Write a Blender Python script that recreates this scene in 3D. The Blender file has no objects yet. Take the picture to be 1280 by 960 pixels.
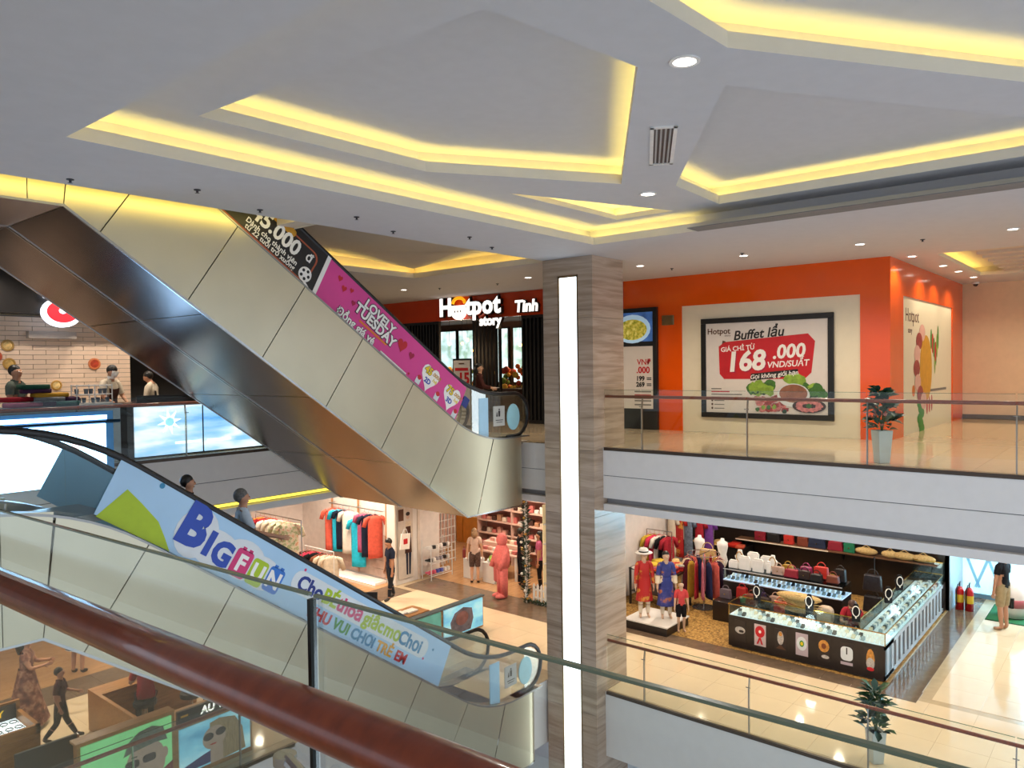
import bpy, bmesh, math, random
import numpy as np
from mathutils import Vector, Matrix
random.seed(7)
SC = bpy.context.scene
C = SC.collection
PI = math.pi
V = Vector
F1, F2, ZC = -4.85, 0.0, 3.75          # lower floor, upper floor (camera's), ceiling height

# ------------------------------------------------------------------ camera
yaw, pitch, roll = math.radians(39.9), math.atan(21/957), math.radians(.75)
fw0 = V((math.cos(yaw), math.sin(yaw), 0)); rt0 = V((math.sin(yaw), -math.cos(yaw), 0)); up0 = V((0, 0, 1))
fw = fw0*math.cos(pitch) - up0*math.sin(pitch); up1 = up0*math.cos(pitch) + fw0*math.sin(pitch)
rt = rt0*math.cos(roll) - up1*math.sin(roll); up = up1*math.cos(roll) + rt0*math.sin(roll)
cd = bpy.data.cameras.new('camera'); cam = bpy.data.objects.new('camera', cd); C.objects.link(cam)
cd.sensor_width = 36; cd.lens = 957/1280*36; cd.clip_start = .05; cd.clip_end = 300
cam.matrix_world = Matrix(((rt.x, up.x, -fw.x, 0), (rt.y, up.y, -fw.y, 0), (rt.z, up.z, -fw.z, 1.6), (0, 0, 0, 1)))
SC.camera = cam

# ------------------------------------------------------------------ world, exposure
w = bpy.data.worlds.new('world'); SC.world = w; w.use_nodes = True
bg = w.node_tree.nodes['Background']; bg.inputs[0].default_value = (.74, .85, 1.0, 1); bg.inputs[1].default_value = 1.35
vs = SC.view_settings; vs.view_transform = 'Standard'; vs.look = 'None'; vs.exposure = 0.0; vs.gamma = 1; vs.use_curve_mapping = False

# ------------------------------------------------------------------ materials
def lin(h):
    h = h.lstrip('#'); r = []
    for i in (0, 2, 4):
        c = int(h[i:i+2], 16)/255
        r.append(c/12.92 if c <= .04045 else ((c+.055)/1.055)**2.4)
    return r
MATS = {}
def M(name, col='#888888', rough=.5, metal=0, emit=0, var=.06, scale=6, bump=0, bscale=40, spec=.5, coat=0, stretch=(1, 1, 1), aniso=0, ecol=None):
    if name in MATS: return MATS[name]
    m = bpy.data.materials.new(name); MATS[name] = m; m.use_nodes = True
    nt = m.node_tree; N = nt.nodes; L = nt.links; p = N['Principled BSDF']
    c = lin(col); tc = N.new('ShaderNodeTexCoord'); mp = N.new('ShaderNodeMapping'); mp.inputs['Scale'].default_value = stretch
    L.new(tc.outputs['Object'], mp.inputs[0])
    nz = N.new('ShaderNodeTexNoise'); nz.inputs['Scale'].default_value = scale; nz.inputs['Detail'].default_value = 3
    L.new(mp.outputs[0], nz.inputs['Vector'])
    cr = N.new('ShaderNodeValToRGB'); cr.color_ramp.elements[0].position = .3; cr.color_ramp.elements[1].position = .7
    cr.color_ramp.elements[0].color = [min(1, x*(1-var)) for x in c]+[1]; cr.color_ramp.elements[1].color = [min(1, x*(1+var)) for x in c]+[1]
    L.new(nz.outputs[0], cr.inputs[0]); L.new(cr.outputs[0], p.inputs['Base Color'])
    p.inputs['Roughness'].default_value = rough; p.inputs['Metallic'].default_value = metal
    p.inputs['Specular IOR Level'].default_value = spec; p.inputs['Coat Weight'].default_value = coat
    if coat: p.inputs['Coat Roughness'].default_value = .08
    if aniso: p.inputs['Anisotropic'].default_value = aniso
    if emit:
        p.inputs['Emission Strength'].default_value = emit
        if ecol: p.inputs['Emission Color'].default_value = lin(ecol)+[1]
        else: L.new(cr.outputs[0], p.inputs['Emission Color'])
    if bump:
        n2 = N.new('ShaderNodeTexNoise'); n2.inputs['Scale'].default_value = bscale; L.new(mp.outputs[0], n2.inputs['Vector'])
        b = N.new('ShaderNodeBump'); b.inputs['Strength'].default_value = bump; b.inputs['Distance'].default_value = .02
        L.new(n2.outputs[0], b.inputs['Height']); L.new(b.outputs[0], p.inputs['Normal'])
    return m
def ramp_mat(name, stops, rough=.5, coord='Object', tex='noise', scale=4, stretch=(1, 1, 1), emit=0, rot=(0, 0, 0), detail=5, dist=0, metal=0, coat=0):
    if name in MATS: return MATS[name]
    m = bpy.data.materials.new(name); MATS[name] = m; m.use_nodes = True
    nt = m.node_tree; N = nt.nodes; L = nt.links; p = N['Principled BSDF']
    tc = N.new('ShaderNodeTexCoord'); mp = N.new('ShaderNodeMapping'); mp.inputs['Scale'].default_value = stretch; mp.inputs['Rotation'].default_value = rot
    L.new(tc.outputs[coord], mp.inputs[0])
    if tex == 'noise':
        t = N.new('ShaderNodeTexNoise'); t.inputs['Scale'].default_value = scale; t.inputs['Detail'].default_value = detail; t.inputs['Distortion'].default_value = dist
    elif tex == 'wave':
        t = N.new('ShaderNodeTexWave'); t.inputs['Scale'].default_value = scale; t.inputs['Distortion'].default_value = dist; t.inputs['Detail'].default_value = detail
    elif tex == 'voronoi':
        t = N.new('ShaderNodeTexVoronoi'); t.inputs['Scale'].default_value = scale
    L.new(mp.outputs[0], t.inputs['Vector'])
    cr = N.new('ShaderNodeValToRGB'); e = cr.color_ramp.elements
    while len(e) < len(stops): e.new(.5)
    for i, (pos, c) in enumerate(stops): e[i].position = pos; e[i].color = lin(c)+[1]
    L.new(t.outputs['Color' if tex == 'voronoi' else 0], cr.inputs[0]); L.new(cr.outputs[0], p.inputs['Base Color'])
    p.inputs['Roughness'].default_value = rough; p.inputs['Metallic'].default_value = metal; p.inputs['Coat Weight'].default_value = coat
    if emit: L.new(cr.outputs[0], p.inputs['Emission Color']); p.inputs['Emission Strength'].default_value = emit
    return m
def glass_mat(name, tint='#eef6f0', refl=.06, rough=.0):
    if name in MATS: return MATS[name]
    m = bpy.data.materials.new(name); MATS[name] = m; m.use_nodes = True
    nt = m.node_tree; N = nt.nodes; L = nt.links
    for n in list(N): N.remove(n)
    o = N.new('ShaderNodeOutputMaterial'); mx = N.new('ShaderNodeMixShader'); tr = N.new('ShaderNodeBsdfTransparent'); gl = N.new('ShaderNodeBsdfGlossy')
    tr.inputs[0].default_value = lin(tint)+[1]; gl.inputs['Roughness'].default_value = rough; gl.inputs['Color'].default_value = (.9, .95, .95, 1)
    fr = N.new('ShaderNodeFresnel'); fr.inputs[0].default_value = 1.5
    ad = N.new('ShaderNodeMath'); ad.operation = 'MULTIPLY_ADD'; ad.inputs[1].default_value = .28; ad.inputs[2].default_value = max(0, refl-.03); ad.use_clamp = True
    L.new(fr.outputs[0], ad.inputs[0]); L.new(ad.outputs[0], mx.inputs[0]); L.new(tr.outputs[0], mx.inputs[1]); L.new(gl.outputs[0], mx.inputs[2]); L.new(mx.outputs[0], o.inputs[0])
    return m

# ------------------------------------------------------------------ mesh builder
class MB:
    def __init__(s, T=None): s.v = []; s.f = []; s.m = []; s.T = T
    def add(s, vs, fs, mi=0):
        o = len(s.v)
        s.v += [tuple(s.T @ V(p)) if s.T else tuple(p) for p in vs]
        s.f += [tuple(i+o for i in f) for f in fs]; s.m += [mi]*len(fs); return s
    def box(s, x0, x1, y0, y1, z0, z1, mi=0):
        vs = [(x, y, z) for z in (z0, z1) for y in (y0, y1) for x in (x0, x1)]
        return s.add(vs, [(0, 2, 3, 1), (4, 5, 7, 6), (0, 1, 5, 4), (2, 6, 7, 3), (0, 4, 6, 2), (1, 3, 7, 5)], mi)
    def cb(s, c, d, rz=0, mi=0, ry=0, rx=0):
        R = Matrix.Translation(c) @ Matrix.Rotation(rz, 4, 'Z') @ Matrix.Rotation(ry, 4, 'Y') @ Matrix.Rotation(rx, 4, 'X')
        vs = [R @ V((x*d[0]/2, y*d[1]/2, z*d[2]/2)) for z in (-1, 1) for y in (-1, 1) for x in (-1, 1)]
        return s.add(vs, [(0, 2, 3, 1), (4, 5, 7, 6), (0, 1, 5, 4), (2, 6, 7, 3), (0, 4, 6, 2), (1, 3, 7, 5)], mi)
    def prism(s, poly, a, b, ax='y', mi=0):
        n = len(poly)
        def P(p, t): return {'y': (p[0], t, p[1]), 'x': (t, p[0], p[1]), 'z': (p[0], p[1], t)}[ax]
        vs = [P(p, a) for p in poly]+[P(p, b) for p in poly]
        return s.add(vs, [tuple(range(n))[::-1], tuple(range(n, 2*n))]+[(i, (i+1) % n, n+(i+1) % n, n+i) for i in range(n)], mi)
    def tube(s, pts, r, n=8, close=False, mi=0, sq=None):
        pts = [V(p) for p in pts]; k = len(pts); vs = []; fs = []; u = None
        for i, p in enumerate(pts):
            if close: t = pts[(i+1) % k]-pts[i-1]
            else: t = pts[min(i+1, k-1)]-pts[max(i-1, 0)]
            t.normalize()
            if u is None: u = t.cross(V((0, 0, 1))) if abs(t.z) < .95 else t.cross(V((1, 0, 0)))
            u = (u-t*u.dot(t)).normalized(); b = t.cross(u)
            rr = r[i] if isinstance(r, (list, tuple)) else r
            for j in range(n):
                a = 2*PI*j/n+(PI/4 if n == 4 else 0)
                vs.append(p+u*math.cos(a)*rr*(sq or 1)+b*math.sin(a)*rr)
        for i in range(k if close else k-1):
            for j in range(n): fs.append((i*n+j, i*n+(j+1) % n, ((i+1) % k)*n+(j+1) % n, ((i+1) % k)*n+j))
        if not close: fs += [tuple(range(n))[::-1], tuple(range((k-1)*n, k*n))]
        return s.add(vs, fs, mi)
    def lathe(s, prof, n=16, c=(0, 0, 0), mi=0, sx=1, sy=1, caps=True):
        vs = []; fs = []; k = len(prof)
        for r, z in prof:
            for j in range(n): a = 2*PI*j/n; vs.append((c[0]+r*sx*math.cos(a), c[1]+r*sy*math.sin(a), c[2]+z))
        for i in range(k-1):
            for j in range(n): fs.append((i*n+j, i*n+(j+1) % n, (i+1)*n+(j+1) % n, (i+1)*n+j))
        if caps: fs += [tuple(range(n))[::-1], tuple(range((k-1)*n, k*n))]
        return s.add(vs, fs, mi)
    def ball(s, c, r, n=10, mi=0):
        r = (r, r, r) if not isinstance(r, (tuple, list)) else r; m = n//2+1; prof = []
        vs = []; fs = []
        for i in range(m+1):
            t = PI*i/m; q = max(math.sin(t), .01)
            for j in range(n): a = 2*PI*j/n; vs.append((c[0]+r[0]*q*math.cos(a), c[1]+r[1]*q*math.sin(a), c[2]-r[2]*math.cos(t)))
        for i in range(m):
            for j in range(n): fs.append((i*n+j, i*n+(j+1) % n, (i+1)*n+(j+1) % n, (i+1)*n+j))
        return s.add(vs, fs, mi)
    def mesh(s, name, mats, smooth=False, bev=0, seg=2):
        me = bpy.data.meshes.new(name); me.from_pydata(s.v, [], s.f)
        for m in (mats if isinstance(mats, (list, tuple)) else [mats]): me.materials.append(m)
        if any(s.m): me.polygons.foreach_set('material_index', s.m)
        if bev:
            bm = bmesh.new(); bm.from_mesh(me)
            ed = [e for e in bm.edges if len(e.link_faces) == 2 and e.calc_face_angle(0) > .6]
            bmesh.ops.bevel(bm, geom=ed, offset=bev, segments=seg, affect='EDGES', profile=.5); bm.to_mesh(me); bm.free()
        if smooth: me.polygons.foreach_set('use_smooth', [True]*len(me.polygons))
        me.update(); return me
    def build(s, name, mats, parent=None, smooth=False, bev=0, loc=None, rz=0, seg=2):
        return link(name, s.mesh(name, mats, smooth, bev, seg), parent, loc, rz)
def link(name, data, parent=None, loc=None, rz=0):
    o = bpy.data.objects.new(name, data); C.objects.link(o)
    if parent: o.parent = parent
    if loc is not None: o.location = loc
    if rz: o.rotation_euler = (0, 0, rz)
    return o
def tag(o, label, cat, group=None, kind=None):
    o['label'] = label; o['category'] = cat
    if group: o['group'] = group
    if kind: o['kind'] = kind
    return o
def thing(name, label, cat, loc=(0, 0, 0), rz=0, group=None):
    o = bpy.data.objects.new(name, None); C.objects.link(o); o.location = loc; o.rotation_euler = (0, 0, rz); o.empty_display_size = .1
    return tag(o, label, cat, group)
def struct(o, label=None):
    o['kind'] = 'structure'
    if label: o['label'] = label
    return o
def copy_tree(o, loc=None, rz=None, label=None, parent=None):
    c = o.copy(); C.objects.link(c)
    if parent: c.parent = parent
    if loc is not None: c.location = loc
    if rz is not None: c.rotation_euler = (0, 0, rz)
    if label: c['label'] = label
    for ch in list(o.children): copy_tree(ch, parent=c)
    return c
TEXTS = []
def frame(o, face='-x', tilt=0):
    """matrix: local x to the reader's right, local y up, local z towards the reader"""
    if face == '-x': R = Matrix(((0, 0, -1), (-1, 0, 0), (0, 1, 0)))
    elif face == '-y': R = Matrix(((1, 0, 0), (0, 0, -1), (0, 1, 0)))
    else: R = Matrix.Identity(3)
    return Matrix.Translation(o) @ R.to_4x4() @ Matrix.Rotation(tilt, 4, 'Z')
def text(s, size, mat, T, x=0, y=0, z=.003, parent=None, bold=0, ext=.0015, al='CENTER', shear=0, name='lettering', sx=1, rot=0, sp=1):
    cu = bpy.data.curves.new('lettering', 'FONT'); cu.body = s; cu.size = size; cu.align_x = al; cu.align_y = 'CENTER'
    cu.extrude = ext; cu.offset = bold*size; cu.shear = shear; cu.resolution_u = 3; cu.space_character = sp
    cu.materials.append(mat)
    o = bpy.data.objects.new(name, cu); C.objects.link(o)
    if parent: o.parent = parent
    o.matrix_local = T @ Matrix.Translation((x, y, z)) @ Matrix.Rotation(rot, 4, 'Z') @ Matrix.Diagonal((sx, 1, 1, 1))
    TEXTS.append(o); return o
def flat(poly, T, mat, z=.002, h=.002, parent=None, name='print'):
    mb = MB(T); mb.prism(poly, z, z+h, 'z'); return mb.build(name, mat, parent)
def rect(x0, y0, x1, y1): return [(x0, y0), (x1, y0), (x1, y1), (x0, y1)]
def ell(cx, cy, rx, ry, n=20, a0=0, a1=2*PI): return [(cx+rx*math.cos(a0+(a1-a0)*i/n), cy+ry*math.sin(a0+(a1-a0)*i/n)) for i in range(n)]
def heart(cx, cy, s, rot=0):
    P = []
    for i in range(24):
        t = 2*PI*i/24; x = .8*math.sin(t)**3; y = (13*math.cos(t)-5*math.cos(2*t)-2*math.cos(3*t)-math.cos(4*t))/17
        P.append((cx+s*(x*math.cos(rot)-y*math.sin(rot)), cy+s*(x*math.sin(rot)+y*math.cos(rot))))
    return P[::-1]
def rrect(x0, y0, x1, y1, r, n=4):
    P = []
    for (cx, cy, a) in ((x1-r, y0+r, -PI/2), (x1-r, y1-r, 0), (x0+r, y1-r, PI/2), (x0+r, y0+r, PI)):
        P += [(cx+r*math.cos(a+PI/2*i/n), cy+r*math.sin(a+PI/2*i/n)) for i in range(n+1)]
    return P
def face_mesh(name, outer, holes, z, mat, down=True, kind=True, parent=None):
    """a flat polygon with holes"""
    bm = bmesh.new(); es = []
    for lp in [outer]+holes:
        vs = [bm.verts.new((p[0], p[1], z)) for p in lp]
        for i in range(len(vs)): es.append(bm.edges.new((vs[i], vs[(i+1) % len(vs)])))
    bmesh.ops.triangle_fill(bm, use_beauty=True, use_dissolve=False, edges=es, normal=(0, 0, -1 if down else 1))
    me = bpy.data.meshes.new(name); bm.to_mesh(me); bm.free(); me.materials.append(mat)
    o = link(name, me, parent)
    if kind and not parent: struct(o)
    return o
def offs(poly, d):
    """offset a ccw polygon outwards"""
    n = len(poly); R = []
    for i in range(n):
        p0, p1, p2 = V(poly[i-1]), V(poly[i]), V(poly[(i+1) % n])
        e1 = (p1-p0).normalized(); e2 = (p2-p1).normalized(); n1 = V((e1.y, -e1.x)); n2 = V((e2.y, -e2.x))
        b = (n1+n2).normalized(); k = d/max(.35, b.dot(n1)); R.append((p1.x+b.x*k, p1.y+b.y*k))
    return R
def lamp(loc, power, col=(1, .93, .82), kind='SPOT', size=.12, angle=2.4, parent=None, rot=None, blend=.6):
    l = bpy.data.lights.new('lamp_light', kind); l.energy = power; l.color = col
    if kind == 'SPOT': l.spot_size = angle; l.spot_blend = blend; l.shadow_soft_size = size
    if kind == 'AREA': l.size = size
    if kind == 'POINT': l.shadow_soft_size = size
    o = bpy.data.objects.new('lamp_light', l); C.objects.link(o); o.location = loc
    if rot: o.rotation_euler = rot
    if parent: o.parent = parent
    return o

# common materials
ceil_m = M('ceiling_paint', '#c9c8cb', .75, var=.02)
tan_m = M('ceiling_tan_paint', '#cdbfae', .75, var=.02)
cream = M('cove_lip_paint', '#ded6c4', .7, var=.02)
white_p = M('white_paint', '#dcd8d4', .5, var=.02)
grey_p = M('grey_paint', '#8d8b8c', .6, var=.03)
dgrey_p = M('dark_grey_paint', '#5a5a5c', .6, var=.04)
led_y = M('yellow_led', '#ffd21a', .5, emit=13.5, ecol='#ffe678')
led_y2 = M('yellow_led_dim', '#ffd21a', .5, emit=13, ecol='#ffe87a')
led_w = M('white_led', '#ffffff', .5, emit=9, ecol='#fff6ea', var=.01)
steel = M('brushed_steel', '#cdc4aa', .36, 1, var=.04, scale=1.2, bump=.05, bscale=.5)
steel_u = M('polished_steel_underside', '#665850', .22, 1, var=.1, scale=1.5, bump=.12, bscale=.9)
chrome = M('satin_chrome', '#b9b9b8', .25, 1, var=.04)
black_r = M('black_rubber', '#121214', .35, var=.1)
black_p = M('black_paint', '#141213', .45, var=.15)
wood_r = ramp_mat('varnished_red_wood', [(0, '#5a2412'), (.5, '#84381c'), (1, '#a04c28')], .3, scale=2, stretch=(14, 1.2, 14), coat=.35, detail=6)
glass = glass_mat('railing_glass', '#fafcfa', .035)
glass_e = glass_mat('glass_edge_green', '#8fb59a', .1)
shop_glass = glass_mat('clear_glass', '#f2f8f6', .06)
marble = ramp_mat('striped_marble', [(.2, '#87725f'), (.45, '#a8937f'), (.6, '#bba692'), (.85, '#96826e')], .22, scale=2.2, stretch=(.35, .35, 5), detail=8, dist=.6)
tile_b = M('beige_polished_tile', '#d8c3a4', .07, var=.05, scale=1.5)
tile_d = M('brown_polished_tile', '#6f5d4d', .12, var=.15, scale=5)
tile_w = M('timber_look_floor', '#b58a60', .25, var=.15, scale=3, stretch=(1, 6, 1))
carpet = ramp_mat('speckled_brown_carpet', [(.3, '#5b3f1c'), (.5, '#9a7336'), (.7, '#c49a53')], .9, scale=22, detail=3)

# ================================================================== THE SETTING
def tiles(parent, x0, x1, y0, y1, z, mat, s=.8, th=.006, skip=None, name='floor_tile'):
    me = MB().box(.002, s-.002, .002, s-.002, -th, 0).mesh(name, mat)
    y = y0
    while y < y1-.1:
        x = x0
        while x < x1-.1:
            if not (skip and skip(x+s/2, y+s/2)): link(name, me, parent, (x, y, z))
            x += s
        y += s
L1_OUT = [(12.7, -8), (26, -8), (26, 27), (-4, 27), (-4, 11.35), (11.9, 11.35), (11.9, 9.55), (12.7, 9.55)]
L2_OUT = [(12.7, -8), (26, -8), (26, 27), (-4, 27), (-4, 14.0), (12.7, 14.0)]
fl1 = face_mesh('floor_lower', L1_OUT, [], F1-.005, M('beige_floor_base', '#b9a586', .15), False)
fl2 = face_mesh('floor_upper', L2_OUT, [], F2-.005, M('beige_floor_base'), False)
tiles(fl1, 12.8, 15.1, .4, 16, F1, tile_b)
tiles(fl1, 16.2, 24.5, -.8, 3.2, F1, tile_b)
tiles(fl1, 15.2, 16.0, -.8, 3.2, F1, tile_b)
tiles(fl1, 4.8, 12.7, 11.6, 16.2, F1, tile_b)
tiles(fl2, 12.9, 16.6, .4, 18.8, F2, tile_b)
tiles(fl2, 17.0, 24.2, .4, 3.9, F2, tile_b)
# dark border tiles along the lower shopfronts
tiles(fl1, 15.2, 16.3, 11.0, 17.0, F1+.001, tile_d, .6)
tiles(fl1, 15.85, 16.4, 3.4, 11.0, F1+.001, tile_d, .6)
tiles(fl1, 15.2, 15.9, 3.2, 11.0, F1, tile_b)
tiles(fl1, 16.45, 23.8, 3.42, 3.9, F1+.001, tile_d, .6)
tiles(fl1, 3.6, 15, 16.4, 17.3, F1+.001, tile_d, .6)
struct(MB().box(-8, 26, -8, 27, -9.8, -9.7).build('floor_ground', M('pale_grey_ground_tile', '#dfe2e6', .15, var=.04)))
def slab(name, poly, zt, zb, mat):
    mb = MB(); mb.prism(poly, zb, zt, 'z'); return struct(mb.build(name, mat))
slab('floor_lower_slab', L1_OUT, F1-.01, F1-1.3, white_p)
own = [(-8, -8), (.8, -8), (.8, 8.9), (1.9, 8.9), (1.9, 14), (-8, 14)]
slab('floor_near_side', own, 0, -1.1, tile_b)
# upper slab with its shadow groove: top fascia, inset groove, lower band (also the ceiling of the lower floor)
slab('floor_upper_slab', L2_OUT, F2-.01, -.55, white_p)
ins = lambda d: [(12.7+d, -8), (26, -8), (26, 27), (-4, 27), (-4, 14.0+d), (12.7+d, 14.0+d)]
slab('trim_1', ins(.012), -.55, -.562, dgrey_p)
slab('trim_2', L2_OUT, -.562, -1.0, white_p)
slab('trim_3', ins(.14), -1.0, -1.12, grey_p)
slab('ceiling_lower', L2_OUT, -1.12, -1.26, white_p)
struct(MB().box(4.5, 12.6, 14.09, 14.125, -1.09, -1.04).build('trim_4', M('yellow_led_soft', '#ffd21a', emit=1.3, ecol='#ffee60')))

# ---- main ceiling
REC1 = [(2.8, -5), (11.4, -5), (11.4, 7.6), (2.8, 7.6)]
REC2 = [(6.9, 9.5), (12.55, 9.5), (12.55, 13.5), (6.9, 13.5)]
SLOT = [(17.2, -2), (22.3, -2), (22.3, 3.3), (17.2, 3.3)]
ceil = face_mesh('ceiling', [(-8, -8), (26, -8), (26, 27), (-8, 27)], [REC1, SLOT, [(-8+.01, 9.5), (6.9, 9.5), (12.55, 9.5), (12.55, 13.5), (6.9, 13.5), (6.9, 14.2), (-8+.01, 14.2)]], ZC, ceil_m)
def cove(name, poly, z, top, back=.22, lip=.09, lit=None, led=led_y, top_holes=None, topmat=ceil_m, lipmat=cream):
    """a stepped recess: lip board, ledge, back wall, raised field, LED strips lying on the ledge behind the lip"""
    n = len(poly); out = offs(poly, back); inn = offs(poly, .018); mb = MB()
    for i in range(n):
        j = (i+1) % n; a, b, c, d, e, g = poly[i], poly[j], inn[i], inn[j], out[i], out[j]
        mb.add([(*a, z), (*b, z), (*b, z+lip), (*a, z+lip)], [(0, 1, 2, 3)], 0)
        mb.add([(*c, z+lip), (*d, z+lip), (*b, z+lip), (*a, z+lip)], [(0, 1, 2, 3)], 0)
        mb.add([(*c, z+.02), (*d, z+.02), (*d, z+lip), (*c, z+lip)], [(0, 1, 2, 3)], 0)
        mb.add([(*c, z+.02), (*d, z+.02), (*g, z+.02), (*e, z+.02)], [(0, 1, 2, 3)], 1)
        mb.add([(*e, z+.02), (*g, z+.02), (*g, top), (*e, top)], [(0, 1, 2, 3)], 1)
    o = struct(mb.build('trim_cove_'+name, [lipmat, topmat]))
    fld = face_mesh('ceiling_field_'+name, out, top_holes or [], top, topmat)
    mid = offs(poly, back*.55)
    for i in (range(n) if lit is None else lit):
        if isinstance(i, tuple): a, b = i
        else: a, b = mid[i], mid[(i+1) % n]
        d = (V(b)-V(a)); L = d.length; c = (V(a)+V(b))/2
        st = MB().cb((0, 0, 0), (L-.03, .03, .025)).build('led_strip', led, o); st.location = (c.x, c.y, z+.04); st.rotation_euler = (0, 0, math.atan2(d.y, d.x))
    return o
ZB = ZC+.3
PK1 = [(3.95, 3.5), (5.55, 3.25), (8.93, 5.5), (6.7, 6.95), (3.77, 7.04)]
PK2 = [(11.05, 5.84), (11.05, 6.9), (8.3, 6.96)]
PK3 = [(9.6, .8), (9.6, -2.5), (11.05, -2.5), (11.05, 5.08), (9.52, 5.0), (6.43, 2.89)]
PK4 = [(3.9, -2.5), (8.6, -2.5), (8.6, .55), (5.68, 2.53), (4.64, 2.6), (3.9, 2.6)]
cove('main', REC1, ZC, ZB, .26, .13, lit=[2, ((11.4+.13, 5.75), (11.4+.13, 7.7)), 3], top_holes=[PK1, PK2, PK3, PK4])
cove('left', PK1, ZB, ZB+.3, .22, .13, lit=[1, 2, 3])
cove('small', PK2, ZB, ZB+.22, .16, .08)
cove('right', PK3, ZB, ZB+.3, .22, .13, lit=[2, 3])
cove('near', PK4, ZB, ZB+.3, .22, .13, lit=[2, 3])
cove('far', [(6.9, 9.5), (12.55, 9.5), (12.55, 13.5), (6.9, 13.5)], ZC, ZC+.36, .3, .12, lit=[1, 2], topmat=tan_m, led=led_y2)
# folded star bands of the far recess
struct(MB().add([(12.4, 13.35, ZC+.2), (12.45, 11.2, ZC+.355), (10.1, 13.4, ZC+.355), (11.3, 12.2, ZC+.355)], [(0, 3, 1), (0, 2, 3)]).build('ceiling_fold', tan_m))
sl = cove('corridor', SLOT, ZC, ZC+.22, .22, .08, lit=[2], topmat=tan_m)
for k in range(7): MB().box(17.35+k*.72, 17.62+k*.72, -2, 2.75, ZC+.02, ZC+.1).build('ceiling_slat', tan_m, sl)
# stairwell above the upper escalators
struct(MB().box(-8, 6.9, 14.2, 14.3, ZC-.05, 9).box(-8, 6.9, 9.35, 9.47, ZC+.02, 9).box(6.9, 7.0, 9.4, 14.3, ZC+.65, 9).box(-8, 7, 9.3, 14.3, 9, 9.1).build('wall_stairwell', ceil_m))
struct(MB().box(-8, 2.4, 9.48, 14.2, 4.5, 4.84).build('floor_third', white_p))
struct(MB().box(-3, 6.85, 9.475, 9.492, ZC+.1, ZC+.14).build('trim_stairwell_strip', led_y2))
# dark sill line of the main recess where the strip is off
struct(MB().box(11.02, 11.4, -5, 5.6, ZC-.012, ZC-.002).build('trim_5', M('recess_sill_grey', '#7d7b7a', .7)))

# ---- walls
orange = M('orange_gloss_panel', '#e6560a', .14, var=.03, scale=2)
orange_s = M('orange_fascia', '#c8401a', .2, var=.05, scale=2)
cream_w = M('cream_wall', '#e8dcc2', .45, var=.02)
peach_w = M('peach_wall', '#dcc0a0', .6, var=.03)
HX = 16.88
wf = struct(MB().box(HX, HX+.15, 4.08, 8.74, 3.02, ZC+.02).box(HX, HX+.15, 4.08, 4.66, 0, 3.02).box(HX, HX+.15, 8.74, 10.35, 0, ZC+.02).build('wall_front', orange), 'glossy orange restaurant wall facing the walkway')
MB().box(HX+.03, HX+.14, 4.66, 8.74, 0, 3.02).build('wall_panel', cream_w, wf)
struct(MB().box(HX, HX+.12, 10.35, 20.2, 3.06, ZC+.02).build('wall_sign_fascia', orange_s))
ws = struct(MB().box(HX+.15, 17.95, 4.08, 4.2, 0, ZC+.02).box(17.95, 23.2, 4.08, 4.2, 3.02, ZC+.02).box(23.2, 24.7, 4.08, 4.2, 0, ZC+.02).build('wall_side', orange), 'glossy orange restaurant side wall along the corridor')
MB().box(17.95, 23.2, 4.11, 4.19, 0, 3.02).build('wall_panel', cream_w, ws)
struct(MB().box(24.6, 24.8, -8, 4.08, 0, ZC+.02).build('wall_back', peach_w))
struct(MB().box(24.55, 24.6, -8, 4.08, 0, .12).build('baseboard_back', M('speckled_granite', '#5a5048', .2, var=.5, scale=60)))
struct(MB().box(25.9, 26, -8, 27, F1, 0).build('wall_lower_back', peach_w))
struct(MB().box(-4, 26, 26.9, 27, F1, ZC).build('wall_far', cream_w))

# ---- the marble pillar with its light strip
px0, px1, py0, py1 = 12.38, 13.5, 8.3, 9.5
pil = thing('pillar', 'tall striped marble pillar with a glowing vertical light strip', 'pillar', ((px0+px1)/2, (py0+py1)/2, F1-3))
hx, hy = (px1-px0)/2, (py1-py0)/2; ZP = -(F1-3)
core = MB().box(-hx+.03, hx-.03, -hy+.03, hy-.03, 0, ZP+ZC).build('core', M('pillar_core', '#6d635a', .4), pil)
ys0, ys1 = 8.64-(py0+py1)/2, 9.12-(py0+py1)/2
zs = [0, 1.3, 2.6, 3.9, 5.2, 6.5, 7.8, 9.1, 10.4, ZP+ZC]
for a, b in zip(zs[:-1], zs[1:]):
    a += .003; b -= .003
    zt = ZP+3.4
    if b <= zt:
        MB().box(-hx, -hx+.035, -hy, ys0, a, b).build('marble_slab', marble, pil); MB().box(-hx, -hx+.035, ys1, hy, a, b).build('marble_slab', marble, pil)
    else:
        MB().box(-hx, -hx+.035, -hy, ys0, a, zt).box(-hx, -hx+.035, ys1, hy, a, zt).box(-hx, -hx+.035, -hy, hy, zt, b).build('marble_slab', marble, pil)
    MB().box(-hx+.037, hx, -hy, -hy+.033, a, b).build('marble_slab', marble, pil)
    MB().box(-hx+.037, hx, hy-.033, hy, a, b).build('marble_slab', marble, pil)
st = MB().box(-hx+.004, -hx+.03, ys0+.03, ys1-.03, 1, ZP+3.36).build('light_strip', M('daylight_led_panel', '#f4fbff', emit=2.6, ecol='#eefaff', var=.01), pil)
MB().box(-hx-.008, -hx+.035, ys0, ys0+.03, 1, ZP+3.4).box(-hx-.008, -hx+.035, ys1-.03, ys1, 1, ZP+3.4).box(-hx-.008, -hx+.035, ys0, ys1, ZP+3.36, ZP+3.4).build('strip_frame', M('champagne_metal', '#a58f70', .3, 1), st)
st['label'] = 'glowing white light strip'

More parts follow.
